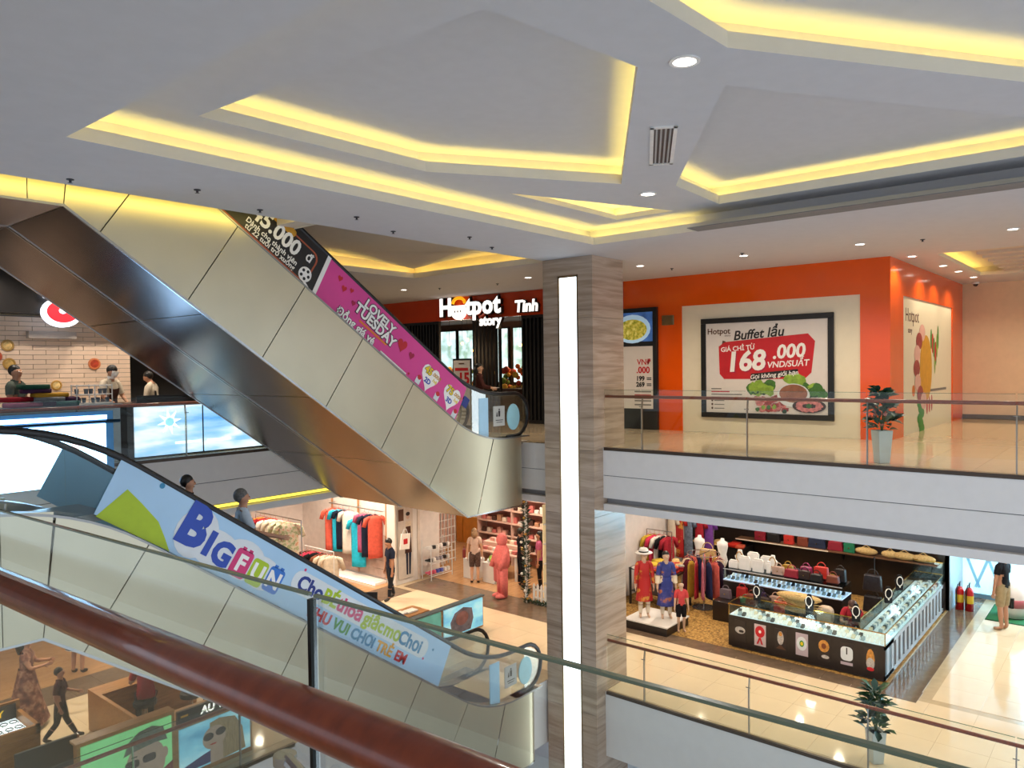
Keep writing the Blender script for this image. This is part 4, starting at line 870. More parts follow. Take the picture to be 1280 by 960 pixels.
# ================================================================== GRILL COUNTER across the void (upper floor)
wb = struct(MB().box(-3, 7.3, 16.72, 16.9, 0, 2.72).build('wall_brick', M('grout_grey', '#7d7066', .8)), 'cream glazed brick wall of the grill')
brickm = M('cream_glazed_brick', '#e4c9b2', .35, var=.05, scale=2)
bl, bh = .46, .092
bme = MB().box(.004, bl-.004, -.02, 0, .004, bh-.004).mesh('brick', brickm); bhalf = MB().box(.004, bl/2-.004, -.02, 0, .004, bh-.004).mesh('brick', brickm)
for r in range(19):
    z = .95+r*bh; x = 3.62-(bl/2 if r % 2 else 0)
    while x < 7.29:
        rem = 7.3-x
        link('brick', bme if rem >= bl else MB().box(.004, rem, -.02, 0, .004, bh-.004).mesh('brick', brickm), wb, (x, 16.72, z)); x += bl
struct(MB().box(-3, 12.4, 16.2, 16.7, 2.74, ZC).build('wall_grill_fascia', black_p)); struct(MB().box(7.3, 12.5, 17.5, 17.6, 0, ZC).build('wall_grill_back', M('charcoal_wall', '#1a191c', .6)))
tb = thing('grill_sign', 'red flat letters on the cream brick wall at the left edge', 'sign', (4.72, 16.7, 2.42)); text('BBQ', .27, redm, frame((0, -.002, 0), '-y'), -.02, 0, .002, tb, .03, ext=.01, sx=.75)
nsn = thing('neon_sign', 'round red and white neon steak sign above the brick wall', 'sign', (5.78, 16.15, 2.86)); T = frame((0, 0, 0), '-y')
flat(ell(0, -.1, .36, .28, 26), T, M('neon_white', '#ffffff', emit=1.8, ecol='#dfeaff'), z=0, h=.04, parent=nsn, name='rim'); flat(ell(.02, -.08, .28, .21, 26), T, M('neon_red', '#e0202e', emit=.7, ecol='#ff2035'), z=.042, h=.01, parent=nsn, name='steak'); flat(ell(0.02, -.06, .07, .06), T, M('neon_white'), z=.054, h=.006, parent=nsn, name='bone')
flat(rrect(-.32, .16, .1, .4, .05), T, M('neon_white'), z=0, h=.04, parent=nsn, name='plate'); flat(rrect(-.28, .2, .06, .36, .04), T, M('neon_blue', '#2a4fd0', emit=1.2), z=.042, h=.01, parent=nsn, name='badge')
MB().tube([(-.15, .06, .3), (-.15, .06, .85)], .012, 6).tube([(.1, .06, .1), (.1, .06, .85)], .012, 6).build('hanging_rod', black_p, nsn)
vent_ = MB().box(5.35, 6.2, 16.55, 16.71, 2.28, 2.42).build('wall_light_box', M('grey_box', '#a89c92', .5)); tag(vent_, 'grey box fixed on the bricks below the neon steak sign', 'box')
for i, (x, z, r, m) in enumerate(((5.03, 2.14, .11, '#b08a4a'), (4.84, 1.93, .1, '#c05a3a'), (5.05, 1.79, .11, '#b3893f'), (6.58, 1.78, .12, '#cf7a4a'), (5.86, 1.36, .1, '#b98c3c'))):
    p = thing('wall_plate', ['gold rimmed plate highest on the brick wall under the red letters', 'reddish plate cut by the left edge of the picture', 'gold rimmed plate lowest of the three at the left edge', 'orange plate on the bricks behind the masked cook', 'gold rimmed plate low on the bricks behind the wire rack'][i], 'plate', (x, 16.7, z), 0, 'plates on the brick wall')
    MB(frame((0, 0, 0), '-y')).lathe([(r, 0), (r, .02), (r*.75, .028), (r*.7, .02)], 20).build('rim', M('plate_rim_%d' % i, m, .4), p); MB(frame((0, 0, 0), '-y')).lathe([(r*.68, .021), (r*.3, .024)], 20).build('centre', M('plate_centre_%d' % i, ['#d9b877', '#8a2a1c', '#c9a45c', '#b8432a', '#e4c688'][i], .4, var=.3, scale=20), p)
# counters
ct = thing('grill_counter', 'long dark grill counter with glowing blue front panels', 'counter', (6.2, 14.3, 0))
MB().box(0, 5.9, .06, .8, 0, .98).build('body', blackwood, ct); MB().box(-.05, 5.95, 0, .9, .98, 1.03).build('worktop', M('dark_red_top', '#3a1a1c', .25), ct, bev=.01)
def panel_mat(name, rot, c): return ramp_mat(name, c, .4, tex='noise', scale=1.3, stretch=(.5, .5, 2.2), emit=1.0, rot=(0, .25, 0), detail=4)
for k in range(4):
    x = .12+k*1.35; pn_ = MB().box(x, x+1.3, .02, .06, .03, .95).build('light_panel', panel_mat('blue_light_panel', 0, [(.3, '#58a4e6'), (.48, '#b4dbf6'), (.58, '#f4fbff'), (.7, '#8cc4f0')]), ct); pn_['label'] = 'glowing blue and white front panel'
    T = frame((x+.65, .02, .5), '-y'); lt = M('lit_emblem', '#f2fbe8', emit=1.7, ecol='#eefae4')
    if k == 0:
        for j in range(8): a = j*PI/4+.2; flat([(0+.09*math.cos(a-.4), .15+.09*math.sin(a-.4)), (.24*math.cos(a), .15+.24*math.sin(a)), (.09*math.cos(a+.4), .15+.09*math.sin(a+.4))], T, lt, parent=pn_)
        flat(ell(0, .15, .07, .07), T, M('lit_cyan', '#8fd0d8', emit=1.2), parent=pn_, z=.003); flat(rect(.1, -.28, .62, -.24), T, lt, parent=pn_)
    if k == 1:
        flat(rect(-.6, -.28, -.1, -.24), T, lt, parent=pn_)
        for j in range(7): a = j*.9; flat(ell(.45+.2*math.cos(a), .02+.14*math.sin(a), .16, .1, 10), T, [lt, M('lit_mint', '#a8ead0', emit=1.2), M('lit_cyan')][j % 3], parent=pn_, z=.003+.001*j)
MB().box(.2, 5.9, .1, .14, 1.03, 1.16).build('dark_guard', M('black_mesh_guard', '#15151a', .4, var=.5, scale=60), ct)
c2 = thing('service_counter', 'white service counter behind the glowing display at the left', 'counter', (2.4, 14.35, 0)); MB().box(0, 3.7, .05, .75, 0, .98).build('body', M('pale_counter', '#b8c4cc', .4), c2); MB().box(-.03, 3.73, 0, .8, .98, 1.03).build('worktop', M('blue_grey_top', '#6a7c90', .3), c2)
scn = thing('light_box', 'large glowing white advertising light box behind the railing at the left edge', 'light box', (4.0, 13.86, -.28))
MB().box(-.35, 1.75, .0, .09, 0, 1.22).build('case', M('blue_steel_case', '#4a7fa8', .3, .7), scn); fc = MB().box(-.08, 1.62, -.012, 0, .0, 1.0).build('face', M('glowing_white_face', '#f6fbff', emit=8, ecol='#98ccff', var=.02), scn); fc['label'] = 'overexposed glowing white face'
MB().box(-.1, 1.64, -.014, 0, 1.08, 1.15).build('light_tube', M('glowing_white_face'), scn); MB().tube([(-.3, -.02, 1.04), (1.85, -.02, 1.04)], .03, 8).build('rail', M('blue_black_steel', '#27445e', .3, .6), scn)
T = frame((.9, -.013, .6), '-y'); flat(heart(.25, .05, .1), T, M('lit_pale_pink', '#ffd6e2', emit=3), parent=fc, z=.001); flat(ell(.1, .2, .06, .05), T, M('lit_pale_blue', '#a8dcf0', emit=2.4), parent=fc, z=.001); flat(ell(.42, .2, .06, .07), T, M('lit_pale_blue'), parent=fc, z=.001)
# goods on the service counter
cl = [('green', '#1f4a3a'), ('mustard', '#b98a2a'), ('plum', '#4a2a48'), ('teal', '#2a5a58'), ('pink', '#b0587a'), ('red', '#a02430'), ('grey', '#7a7c80')]
for i, (x, y, z, c, rz, w_) in enumerate(((4.6, 14.6, 1.03, 4, .2, .5), (4.55, 14.75, 1.12, 5, .1, .45), (4.95, 14.7, 1.03, 2, -.2, .5), (5.0, 14.65, 1.11, 6, 0, .45), (5.05, 14.7, 1.18, 1, .15, .5), (4.85, 14.75, 1.26, 2, 0, .4), (4.8, 14.7, 1.33, 0, .05, .42), (5.25, 14.6, 1.03, 3, .3, .35), (5.3, 14.72, 1.10, 2, .2, .35))):
    folded(['pink folded cloth at the left end of the counter pile', 'red folded cloth on the pink one at the left edge', 'plum folded cloth at the bottom of the middle pile', 'grey folded cloth under the mustard one', 'mustard yellow folded cloth in the middle of the pile', 'plum folded cloth just under the green one', 'green folded cloth topmost of the pile', 'teal folded cloth at the right end of the pile', 'plum folded cloth on the teal one'][i], (x, y, z), rz, fab(cl[c][0], cl[c][1]), 'folded cloths on the service counter', w_, .3, .08)
wr = thing('wire_rack', 'two tier white wire rack with glasses on the service counter', 'rack', (5.75, 14.72, 1.03)); r_ = MB()
for x in (-.3, .0, .3):
    for y in (-.12, .12): r_.tube([(x, y, 0), (x, y, .36)], .01, 6)
for z in (.02, .18, .34):
    for y in (-.12, .12): r_.tube([(-.3, y, z), (.3, y, z)], .009, 6)
    for x in (-.3, 0, .3): r_.tube([(x, -.12, z), (x, .12, z)], .009, 6)
r_.build('frame', M('white_wire', '#d8d8d8', .4), wr)
cup = MB().lathe([(.03, 0), (.04, .09), (.035, .09), (.026, .01)], 10).mesh('cup', M('smoky_cup', '#5a6068', .15, var=.2))
for k in range(10): o = link('drinking_cup', cup, None, (5.75-.24+.12*(k % 5), 14.72+(-.05 if k % 2 else .05), 1.03+(.19 if k < 5 else .03))); tag(o, 'smoky grey cup, %s from the left on the %s tier of the wire rack' % (('first', 'second', 'third', 'fourth', 'fifth')[k % 5], 'upper' if k < 5 else 'lower'), 'cup', 'cups on the wire rack')
black_f = fab('black', '#17151a'); brown_f = fab('brown', '#4a3028'); ivory_f = fab('ivory', '#cfc2ae'); apron = brown_f
person('masked cook in brown apron behind the grill counter', (6.35, 15.5, 0), math.radians(-70), 1.72, lean=.1, arms=((.08, .06, -.27, .25, 0, -.38), (.08, .06, -.27, .25, 0, -.38)), head_down=.35, outfit=(tee(ivory_f, .8), ('apron', apron, lambda t, k, c: (t in ('belly', 'chest') and c.x > -.03) or (t in ('hip', 'thigh') and c.x > -.02), .03), trousers(black_f), shoes(), ('face_mask', whitem, lambda t, k, c: t in ('head', 'nose') and c.x > .05 and c.z < 1.62, .012)))
person('cook in ivory shirt with dark braces at the dark end of the grill', (7.35, 15.7, 0), LT, 1.6, lean=.15, head_down=.3, outfit=(tee(ivory_f, .9), trousers(black_f), shoes(), ('braces', black_f, lambda t, k, c: t in ('chest', 'belly') and .05 < abs(c.y) < .09, .024)))
person('person in grey green top behind the cloth pile at the left edge', (4.72, 15.3, 0), RT, 1.72, outfit=(tee(fab('grey_green', '#566058')), trousers(black_f), shoes()))

# ================================================================== RIDERS on the lower escalator
def step_z(x): return F1-.07+.698*(10.85-.57-x)
person('black haired rider farther up the lower escalator', (5.2, 10.2, step_z(5.2)), math.radians(-25), 1.52, outfit=(tee(fab('charcoal', '#2f3036')), trousers(black_f), shoes()), skin=skin_t)
person('grey haired man in pale blue shirt riding the lower escalator with hand on the rail', (5.95, 10.1, step_z(5.95)), math.radians(-20), 1.76, arms=((.05, .05, -.28, .1, .1, -.5), (.1, .12, -.24, .42, .12, -.33)), outfit=(tee(fab('pale_blue', '#b9c6d2', .05), .85), trousers(fab('navy', '#1d2438')), shoes()), skin=skin_t, hair=hair_g)

# ================================================================== LOWER FLOOR, LEFT: EYEWEAR KIOSK
ek = thing('eyewear_kiosk', 'oak eyewear kiosk with two glowing portrait billboards on its front', 'kiosk', (4.25, 11.72, F1))
MB().box(0, 1.42, 0, .12, 0, 1.13).box(1.42, 2.75, 0, .12, 0, .83).build('front_wall', oak, ek); MB().box(-.02, 1.42, -.03, .2, 1.13, 1.17).box(1.42, 2.77, -.03, .2, .83, .86).build('ledge', oak, ek, bev=.008)
MB().box(1.45, 2.7, .45, 1.0, 0, .7).build('desk', oak, ek, bev=.01); MB().box(1.3, 1.36, .2, 3.0, 0, .74).build('side_panel', oak, ek); MB().box(1.36, 3.1, 2.55, 3.0, 0, .74).build('rear_desk', oak, ek)
T0 = frame((0, -.03, 0), '-y'); T = T0 @ Matrix.Diagonal((1, .86, 1, 1)); gl_ = M('lit_green_panel', '#7fd08a', emit=.55, var=.05); bl_ = ramp_mat('lit_sea_panel', [(.3, '#3f8fb8'), (.5, '#7cc4dc'), (.7, '#b8e4ee')], scale=1.2, emit=.55, stretch=(1, 1, 2)); skp = M('portrait_skin', '#b59a88', .5, emit=.15, var=.08); hrp = M('portrait_hair', '#5a6458', .5, emit=.1, var=.4, scale=18); hr2 = M('portrait_blond_hair', '#9a8460', .5, emit=.15, var=.3, scale=18, stretch=(4, 1, .5)); sung = M('portrait_sunglasses', '#2a2a30', .3)
bA = MB().box(.05, 1.36, -.03, 0, .13, 1.1).build('billboard', gl_, ek); bA['label'] = 'green lit billboard with a portrait in dark glasses'
flat(ell(.95, .6, .3, .42), T, skp, parent=bA, z=.012, name='face'); flat([(.62, .85), (.7, 1.08), (.85, 1.2), (1.05, 1.23), (1.22, 1.15), (1.28, .9), (1.1, .92), (.9, .9), (.75, .88)], T, hrp, parent=bA, z=.015, name='hair')
flat(rrect(.64, .6, .85, .74, .05), T, sung, parent=bA, z=.018, name='glasses'); flat(rrect(.9, .62, 1.1, .76, .05), T, sung, parent=bA, z=.018, name='glasses'); flat(ell(1.24, .68, .05, .1), T, skp, parent=bA, z=.013, name='ear'); flat([(1.05, .15), (1.36, .15), (1.36, .48), (1.15, .35)], T, M('portrait_maroon', '#7a2a3a', .5, emit=.1), parent=bA, z=.013, name='collar')
T = T0 @ Matrix.Diagonal((1, .63, 1, 1)); bB = MB().box(1.48, 2.7, -.03, 0, .09, .81).build('billboard', bl_, ek); bB['label'] = 'sea blue lit billboard with a portrait in round sunglasses'
flat([(1.98, 1.2), (2.15, 1.25), (2.42, 1.15), (2.55, .8), (2.6, .2), (2.15, .15), (2.2, .7), (1.98, 1.0)], T, hr2, parent=bB, z=.012, name='hair'); flat(ell(2.05, .8, .2, .3), T, skp, parent=bB, z=.014, name='face'); flat(rect(1.98, .15, 2.2, .58), T, skp, parent=bB, z=.0135, name='neck')
flat(ell(1.95, .86, .09, .1), T, sung, parent=bB, z=.018, name='glasses'); flat(ell(2.16, .9, .09, .1), T, sung, parent=bB, z=.018, name='glasses'); flat(ell(2.03, .64, .06, .02), T, redm, parent=bB, z=.018, name='lips'); flat([(1.5, .3), (1.85, .45), (2.0, .5), (2.0, .2), (1.5, .18)], T, navy, parent=bB, z=.0125, name='wave')
sgn = thing('name_sign', 'black sign with white letters on the ledge of the eyewear kiosk', 'sign', (6.3, 11.8, F1+.86)); MB().box(-.55, .75, -.02, .04, 0, .2).build('board', black_p, sgn); text('AU VIỆT', .17, M('lit_white_letters'), frame((.15, -.022, .1), '-y'), 0, 0, .002, sgn, .03, shear=.1); flat(rect(-.5, .1, -.38, .13), frame((0, -.022, 0), '-y'), M('amber_print', '#d99a1a'), parent=sgn)
redf = fab('red', '#b8261c')
person('seated clerk in red shirt with back turned inside the eyewear kiosk', (6.15, 13.75, F1-.22), math.radians(70), 1.66, lean=.2, legs=((.4, .02, -.04, .38, .02, -.5),)*2, outfit=(tee(redf), trousers(black_f), shoes()), arms=((.1, .08, -.25, .3, .02, -.28),)*2)
person('second clerk in red shirt leaning over the rear desk of the eyewear kiosk', (6.85, 13.45, F1-.22), math.radians(10), 1.66, lean=.7, legs=((.4, .02, -.04, .38, .02, -.5),)*2, outfit=(tee(redf), trousers(black_f), shoes()), arms=((.15, .08, -.22, .35, .02, -.3),)*2)
for i, (x, y) in enumerate(((6.13, 13.75), (6.83, 13.45))):
    st_ = thing('stool', ['dark round stool under the clerk with the turned back', 'dark round stool under the leaning clerk'][i], 'stool', (x, y, F1), 0, 'stools of the eyewear kiosk'); MB().lathe([(.19, .52), (.2, .56), (.19, .6)], 16).build('seat', black_p, st_); MB().tube([(0, 0, 0), (0, 0, .53)], .03, 8).lathe([(.2, 0), (.2, .03)], 16).build('leg', chrome, st_)
mon = thing('computer_monitor', 'light blue computer screen on the rear desk of the eyewear kiosk', 'monitor', (6.65, 14.5, F1+.74), math.radians(-30)); MB().box(-.02, .02, -.25, .25, .1, .42).build('case', black_p, mon); MB().box(-.025, -.02, -.23, .23, .12, .4).build('screen', M('lit_sky_screen', '#6ab4e0', emit=1), mon); MB().box(-.08, .08, -.1, .1, 0, .015).box(-.015, .015, -.03, .03, 0, .12).build('stand', black_p, mon)
tvb = thing('television', 'dark flat screen seen from behind at the bottom left', 'television', (3.75, 12.6, F1+.0), 0); MB().box(.0, .85, .0, .06, .38, .93).build('back_shell', M('charcoal_plastic', '#2a3130', .5), tvb, bev=.015); MB().tube([(.425, .03, 0), (.425, .03, .4)], .03, 8).lathe([(.25, 0), (.25, .03)], 18, (.425, .03, 0)).build('stand', black_p, tvb); MB().box(.83, .86, -.01, .07, .4, .92).build('edge', chrome, tvb)
dc = thing('glasses_case', 'oak showcase with lit tray of spectacles at the lower left edge', 'showcase', (3.55, 13.1, F1)); MB().box(-.5, .7, 0, .95, 0, .92).build('body', oak, dc, bev=.01); MB().box(-.5, .7, 0, .06, .92, 1.06).box(.64, .7, 0, .95, .92, 1.06).box(-.5, .7, .89, .95, .92, 1.2).build('rim', oak, dc)
MB().box(-.48, .62, .08, .86, .925, .935).build('lit_tray', M('lit_white_tray', '#e6f2fa', emit=1.5), dc); bd = MB().box(-.5, .63, .84, .885, .94, 1.17).build('name_board', black_p, dc); text('BURBERRY', .15, M('amber_lit', '#e8c018', emit=.8), frame((.1, .838, 1.06), '-y'), 0, 0, .002, bd, .008)
spec = MB().tube([(.06*math.cos(a), -.065+.05*math.sin(a), 0) for a in [2*PI*i/10 for i in range(10)]], .008, 4, True).tube([(.06*math.cos(a), .065+.05*math.sin(a), 0) for a in [2*PI*i/10 for i in range(10)]], .008, 4, True).tube([(0, -.11, 0), (-.12, -.11, .01)], .006, 4).tube([(0, .11, 0), (-.12, .11, .01)], .006, 4).mesh('spectacles', M('spectacle_frame', '#26262c', .3))
for k in range(12): o = link('spectacles', spec, None, (3.55-.36+.28*(k % 4), 13.1+.2+.25*(k//4), F1+.945), PI/2); tag(o, 'dark rimmed spectacles, %s from the left in the %s row of the lit tray' % (('first', 'second', 'third', 'fourth')[k % 4], ('front', 'middle', 'back')[k//4]), 'glasses', 'spectacles on the lit tray')
# shoppers at the left
pat = ramp_mat('fabric_brown_floral', [(.35, '#4a2420'), (.5, '#7a4a3c'), (.62, '#a88068'), (.75, '#5a3430')], .8, scale=9)
person('woman in long brown patterned dress holding a child before the kiosk at the left', (4.9, 15.75, F1), math.radians(-30), 1.65, arms=((.12, .06, -.24, .3, .0, -.22),)*2, outfit=(tee(pat, .5, 'bodice'), shoes()), skirt=('skirt', pat, 1.12, .08, .15, .42), hairlen=.1)
person('boy in dark maroon shirt striding away from the camera past the oak showcase', (5.05, 14.6, F1), math.radians(-35), 1.3, legs=((.1, .01, -.4, .3, .01, -.76), (-.05, .01, -.42, -.32, .01, -.76)), arms=((.08, .05, -.26, .28, .03, -.3), (-.04, .06, -.27, .05, .08, -.5)), outfit=(tee(maroon, .8), trousers(fab('dark_jeans', '#23262e')), shoes()))
strip = ramp_mat('fabric_stripes', [(.45, '#141418'), (.5, '#d8d4cc')], .8, tex='wave', scale=1.6, rot=(0, PI/2, 0), detail=0)
person('shopper in black and white striped skirt standing at the far shop', (6.5, 17.7, F1), AW, 1.66, outfit=(tee(ivory_f), shoes()), skirt=('skirt', strip, 1.1, .55, .17, .25))
person('person in brown top cut by the left edge of the lower floor', (4.35, 16.1, F1), RT, 1.66, outfit=(longsl(fab('rust', '#7a4a34')), trousers(brown_f), shoes()), hairlen=.1)
# second part of the kiosk beyond the escalator
ek2 = thing('eyewear_kiosk', 'oak kiosk end with lit seascape billboards beyond the foot of the lower escalator', 'kiosk', (10.1, 12.78, F1))
MB().box(0, 3.95, 0, .1, 0, .76).build('front_wall', oak, ek2); MB().box(-.02, 3.97, -.03, .14, .76, .79).build('ledge', M('blue_grey_ledge', '#4a5a60', .3), ek2)
MB().box(.6, 2.45, -.03, 0, .05, .74).build('billboard', M('lit_sea_green_panel', '#5a9a8a', emit=.4, var=.3, scale=2), ek2); b_ = MB().box(2.55, 3.9, -.03, 0, .05, .74).build('billboard', bl_, ek2)
T = frame((0, -.03, 0), '-y') @ Matrix.Diagonal((1, .56, 1, 1)); flat([(2.8, .15), (2.75, .7), (2.9, 1.05), (3.2, 1.2), (3.5, 1.05), (3.55, .6), (3.45, .15)], T, M('grey_figure_print', '#6a6470', .5, var=.4, scale=8), parent=b_, z=.004, name='figure'); flat(ell(3.15, .75, .22, .3), T, M('brown_grey_print', '#8a5a58', .5, var=.3), parent=b_, z=.008, name='figure')
MB().box(.6, 2.0, 1.3, 1.9, 0, .74).build('desk', oak, ek2, bev=.01); MB().box(.6, 2.4, .3, .9, 0, .74).build('desk', oak, ek2, bev=.01)
nb = thing('laptop', 'black laptop screen standing on the oak desk behind the kiosk', 'laptop', (11.7, 14.4, F1+.74), math.radians(40)); MB().box(-.25, .1, -.22, .22, 0, .02).build('keyboard', M('charcoal_plastic'), nb); MB().cb((.13, 0, .17), (.02, .46, .32), ry=.2).build('screen', black_p, nb)
for k in range(5):
    o = MB().prism(rrect(-.11, 0, .11, .04, .015), -.15, .15, 'x').build('paper_stack', whitem, None, loc=(10.85+.32*k, 13.35+.05*(k % 2), F1+.74)); tag(o, 'white paper stack, %s from the left on the oak kiosk desk' % ('first', 'second', 'third', 'fourth', 'fifth')[k], 'paper', 'paper stacks on the kiosk desk')
person('man in navy shirt and jeans walking with head bowed past the clothes shop', (14.1, 16.3, F1), LT+.6, 1.7, head_down=.4, legs=((.06, .01, -.42, .1, .01, -.82), (-.03, .01, -.42, -.14, .01, -.8)), outfit=(tee(fab('navy', '#1d2438'), .7), trousers(fab('dark_jeans', '#23262e')), shoes()))

# ================================================================== LOWER FLOOR: CLOTHES SHOP in the corner
struct(MB().box(15.2, 15.3, 17.6, 22, F1, -1.26).box(8, 15.3, 22, 22.1, F1, -1.26).build('wall_clothes_shop', M('white_shop_wall', '#ded6d0', .5)))
struct(face_mesh('floor_clothes_shop', [(3, 17.4), (15.2, 17.4), (15.2, 22), (3, 22)], [], F1+.002, tile_w, False))
pw_ = M('grey_plank', '#b39a8e', .6, var=.12)
wp = thing('plank_panel', 'whitewashed plank back panel below the hanging blue dresses', 'panel', (15.18, 19.0, F1+.12))
for k in range(5):
    for j in range(2): MB().box(-.03, 0, -1.25+j*1.27, -.01+j*1.27, k*.26, k*.26+.25).build('plank', pw_, wp)
MB().box(-.05, 0, -.02, .02, 0, 3.0).box(-.05, 0, 1.3, 1.34, 0, 3.0).box(-.05, 0, -1.34, -1.3, 0, 3.0).build('upright', M('oak_upright', '#c08a60', .5), wp); lp_ = thing('plinth', 'low white lit plinth under the hanging dresses', 'plinth', (15.15, 19.0, F1)); MB().box(-.45, 0, -1.3, 1.3, .0, .07).build('base', M('lit_plinth_white', '#e8dccf', emit=.25), lp_); MB().box(-.46, -.45, -1.3, 1.3, .02, .06).build('edge_light', M('white_edge_light', '#ffffff', emit=1.2), lp_)
rl = thing('garment_rail', 'steel rail carrying the blue and coral dresses', 'rail', (14.95, 18.9, -2.66)); MB().tube([(0, -1.3, 0), (0, 1.3, 0)], .015, 8).build('bar', chrome, rl)
for y in (-1.28, 0, 1.28): MB().tube([(0, y, 0), (.23, y, 0)], .012, 6).build('bracket', chrome, rl)
aqua = fab('aqua', '#2cbfe2'); coral = fab('coral', '#d9604e'); whf = fab('white', '#e4dcd2', .05); navf = fab('navy', '#1d2438'); pnk = fab('pink', '#d98a9a')
GR = 'dresses on the steel rail'
for lb, y, m, h, sl in (('coral dress with dark hem leftmost on the steel rail', 20.05, coral, 1.35, .25), ('aqua blue dress second from the left on the steel rail', 19.7, aqua, 1.35, .25), ('navy dress pressed behind the left aqua dress', 19.5, navf, 1.25, .2), ('white dress between the two aqua dresses', 19.2, whf, 1.35, .25), ('aqua blue dress hanging lowest on the steel rail', 18.75, aqua, 1.5, .25), ('pink dress behind the lower aqua dress', 18.45, pnk, 1.2, .2), ('navy dress near the right end of the steel rail', 18.25, navf, 1.3, .2), ('coral red dress rightmost on the steel rail', 17.95, coral, 1.3, .25)):
    garment(lb, (14.95, y, -2.76 if 'lowest' not in lb else -2.95), math.radians(-58 if 'aqua' in lb or 'white' in lb else -25), m, h, .46, 1.0, sl, GR)
flo = ramp_mat('fabric_pale_floral', [(.3, '#c98a6a'), (.45, '#d8cbb4'), (.6, '#8a9a6a'), (.72, '#d8c4a8')], .8, scale=10)
rk2 = thing('garment_rail', 'steel clothes rack standing behind the riders of the escalator', 'rail', (11.9, 18.4, F1)); MB().tube([(0, -1.1, 2.45), (0, 1.1, 2.45)], .015, 8).build('bar', chrome, rk2)
for y in (-1.1, 1.1): MB().tube([(0, y, 0), (0, y, 2.45)], .015, 8).tube([(-.25, y, .02), (.25, y, .02)], .015, 8).build('leg', chrome, rk2)
for lb, y, m, h in (('mustard yellow top leftmost on the standing rack', 19.25, fab('mustard', '#b98a2a'), .9), ('dark red top behind the mustard one on the standing rack', 19.05, fab('red', '#a02430'), .9), ('white blouse in the middle of the standing rack', 18.75, whf, 1.2), ('ivory blouse behind the white one on the standing rack', 18.5, ivory_f, 1.2), ('pale floral dress at the right of the standing rack', 18.15, flo, 1.5), ('second floral dress at the right end of the standing rack', 17.9, flo, 1.5)):
    garment(lb, (11.9, y, F1+2.37), math.radians(-40), m, h, .52, 1.1, .3, 'clothes on the standing rack')
rk3 = thing('garment_rail', 'low white clothes rack in front of the plank panel', 'rail', (13.6, 18.9, F1)); MB().tube([(0, -.7, 1.15), (0, .7, 1.15)], .015, 8).build('bar', M('white_wire'), rk3)
for y in (-.7, .7): MB().tube([(0, y, 0), (0, y, 1.15)], .015, 8).tube([(-.2, y, .02), (.2, y, .02)], .015, 8).build('leg', M('white_wire'), rk3)
for lb, y, m in (('dark maroon jacket on the low rack', 19.5, maroon), ('bright pink blouse on the low rack', 19.3, fab('hot_pink', '#d83a5a')), ('black jacket on the low rack', 19.1, black_f), ('beige jacket second from the right on the low rack', 18.6, ivory_f), ('rust jacket on the low rack', 18.75, fab('rust', '#7a4a34')), ('beige jacket at the right end of the low rack', 18.35, ivory_f)):
    garment(lb, (13.6, y, F1+1.06), math.radians(-35), m, .75, .45, 1.05, .35, 'jackets on the low rack')
# partition with poster between the shops
pt = struct(MB().box(15.1, 16.05, 17.22, 17.6, F1, -1.26).build('wall_partition', white_p)); MB().box(15.08, 15.12, 17.2, 17.24, F1, -1.26).box(15.98, 16.07, 17.19, 17.24, F1, -1.26).build('trim', M('warm_white_trim', '#d6cabe', .4), pt)
po = thing('standing_poster', 'poster of a person in brown apron on the white partition', 'poster', (15.45, 17.2, F1+.15)); MB().box(-.28, .32, -.02, 0, 0, 2.2).build('board', M('poster_grey', '#c9bfb4', .5), po); T = frame((0, -.021, 0), '-y')
flat(ell(.12, 1.86, .07, .09), T, skp, parent=po, name='face'); flat(ell(.12, 1.93, .08, .06), T, black_p, parent=po, z=.004, name='hair'); flat([(.0, 1.7), (.24, 1.7), (.3, 1.2), (-.02, 1.2)], T, ivory_f, parent=po, name='shirt'); flat([(.03, 1.55), (.22, 1.55), (.26, .75), (-.02, .75)], T, brown_f, parent=po, z=.004, name='apron'); flat([(.02, .75), (.11, .75), (.1, .1), (.04, .1)], T, navf, parent=po, z=.003, name='leg'); flat([(.14, .75), (.24, .75), (.2, .1), (.14, .1)], T, navf, parent=po, z=.003, name='leg'); flat(rect(-.26, 1.75, -.05, 2.1), T, brownp, parent=po, z=.002, name='picture')
sb_ = thing('hanging_bag_sign', 'white bag shaped sign with a red square hanging by the partition', 'sign', (15.2, 16.9, F1+1.35), 0); MB().cb((0, 0, 0), (.36, .03, .46), ry=.12).build('board', whitem, sb_); flat(rrect(-.08, -.08, .08, .08, .02), frame((0, -.016, 0), '-y'), redm, parent=sb_, name='square'); MB().tube([(-.1, 0, .22), (-.05, 0, .36), (.05, 0, .36), (.1, 0, .22)], .01, 6).tube([(0, 0, .35), (0, 0, 2.1)], .004, 4).build('handle', M('white_wire'), sb_)
sr = thing('shoe_rack', 'white wire rack of shoes on three tiers beside the partition', 'rack', (16.55, 16.95, F1)); r_ = MB()
for x in (-.45, .45):
    for y in (-.2, .2): r_.tube([(x, y, 0), (x, y, 1.1 if y < 0 else 1.2)], .015, 6)
r_.build('post', M('white_wire'), sr)
for z in (.12, .5, .88):
    b = MB(); 
    for y in (-.2, -.1, 0, .1, .2): b.tube([(-.45, y, z+.06*(y+.2)/.4), (.45, y, z+.06*(y+.2)/.4)], .01, 6)
    b.build('shelf', M('white_wire'), sr)
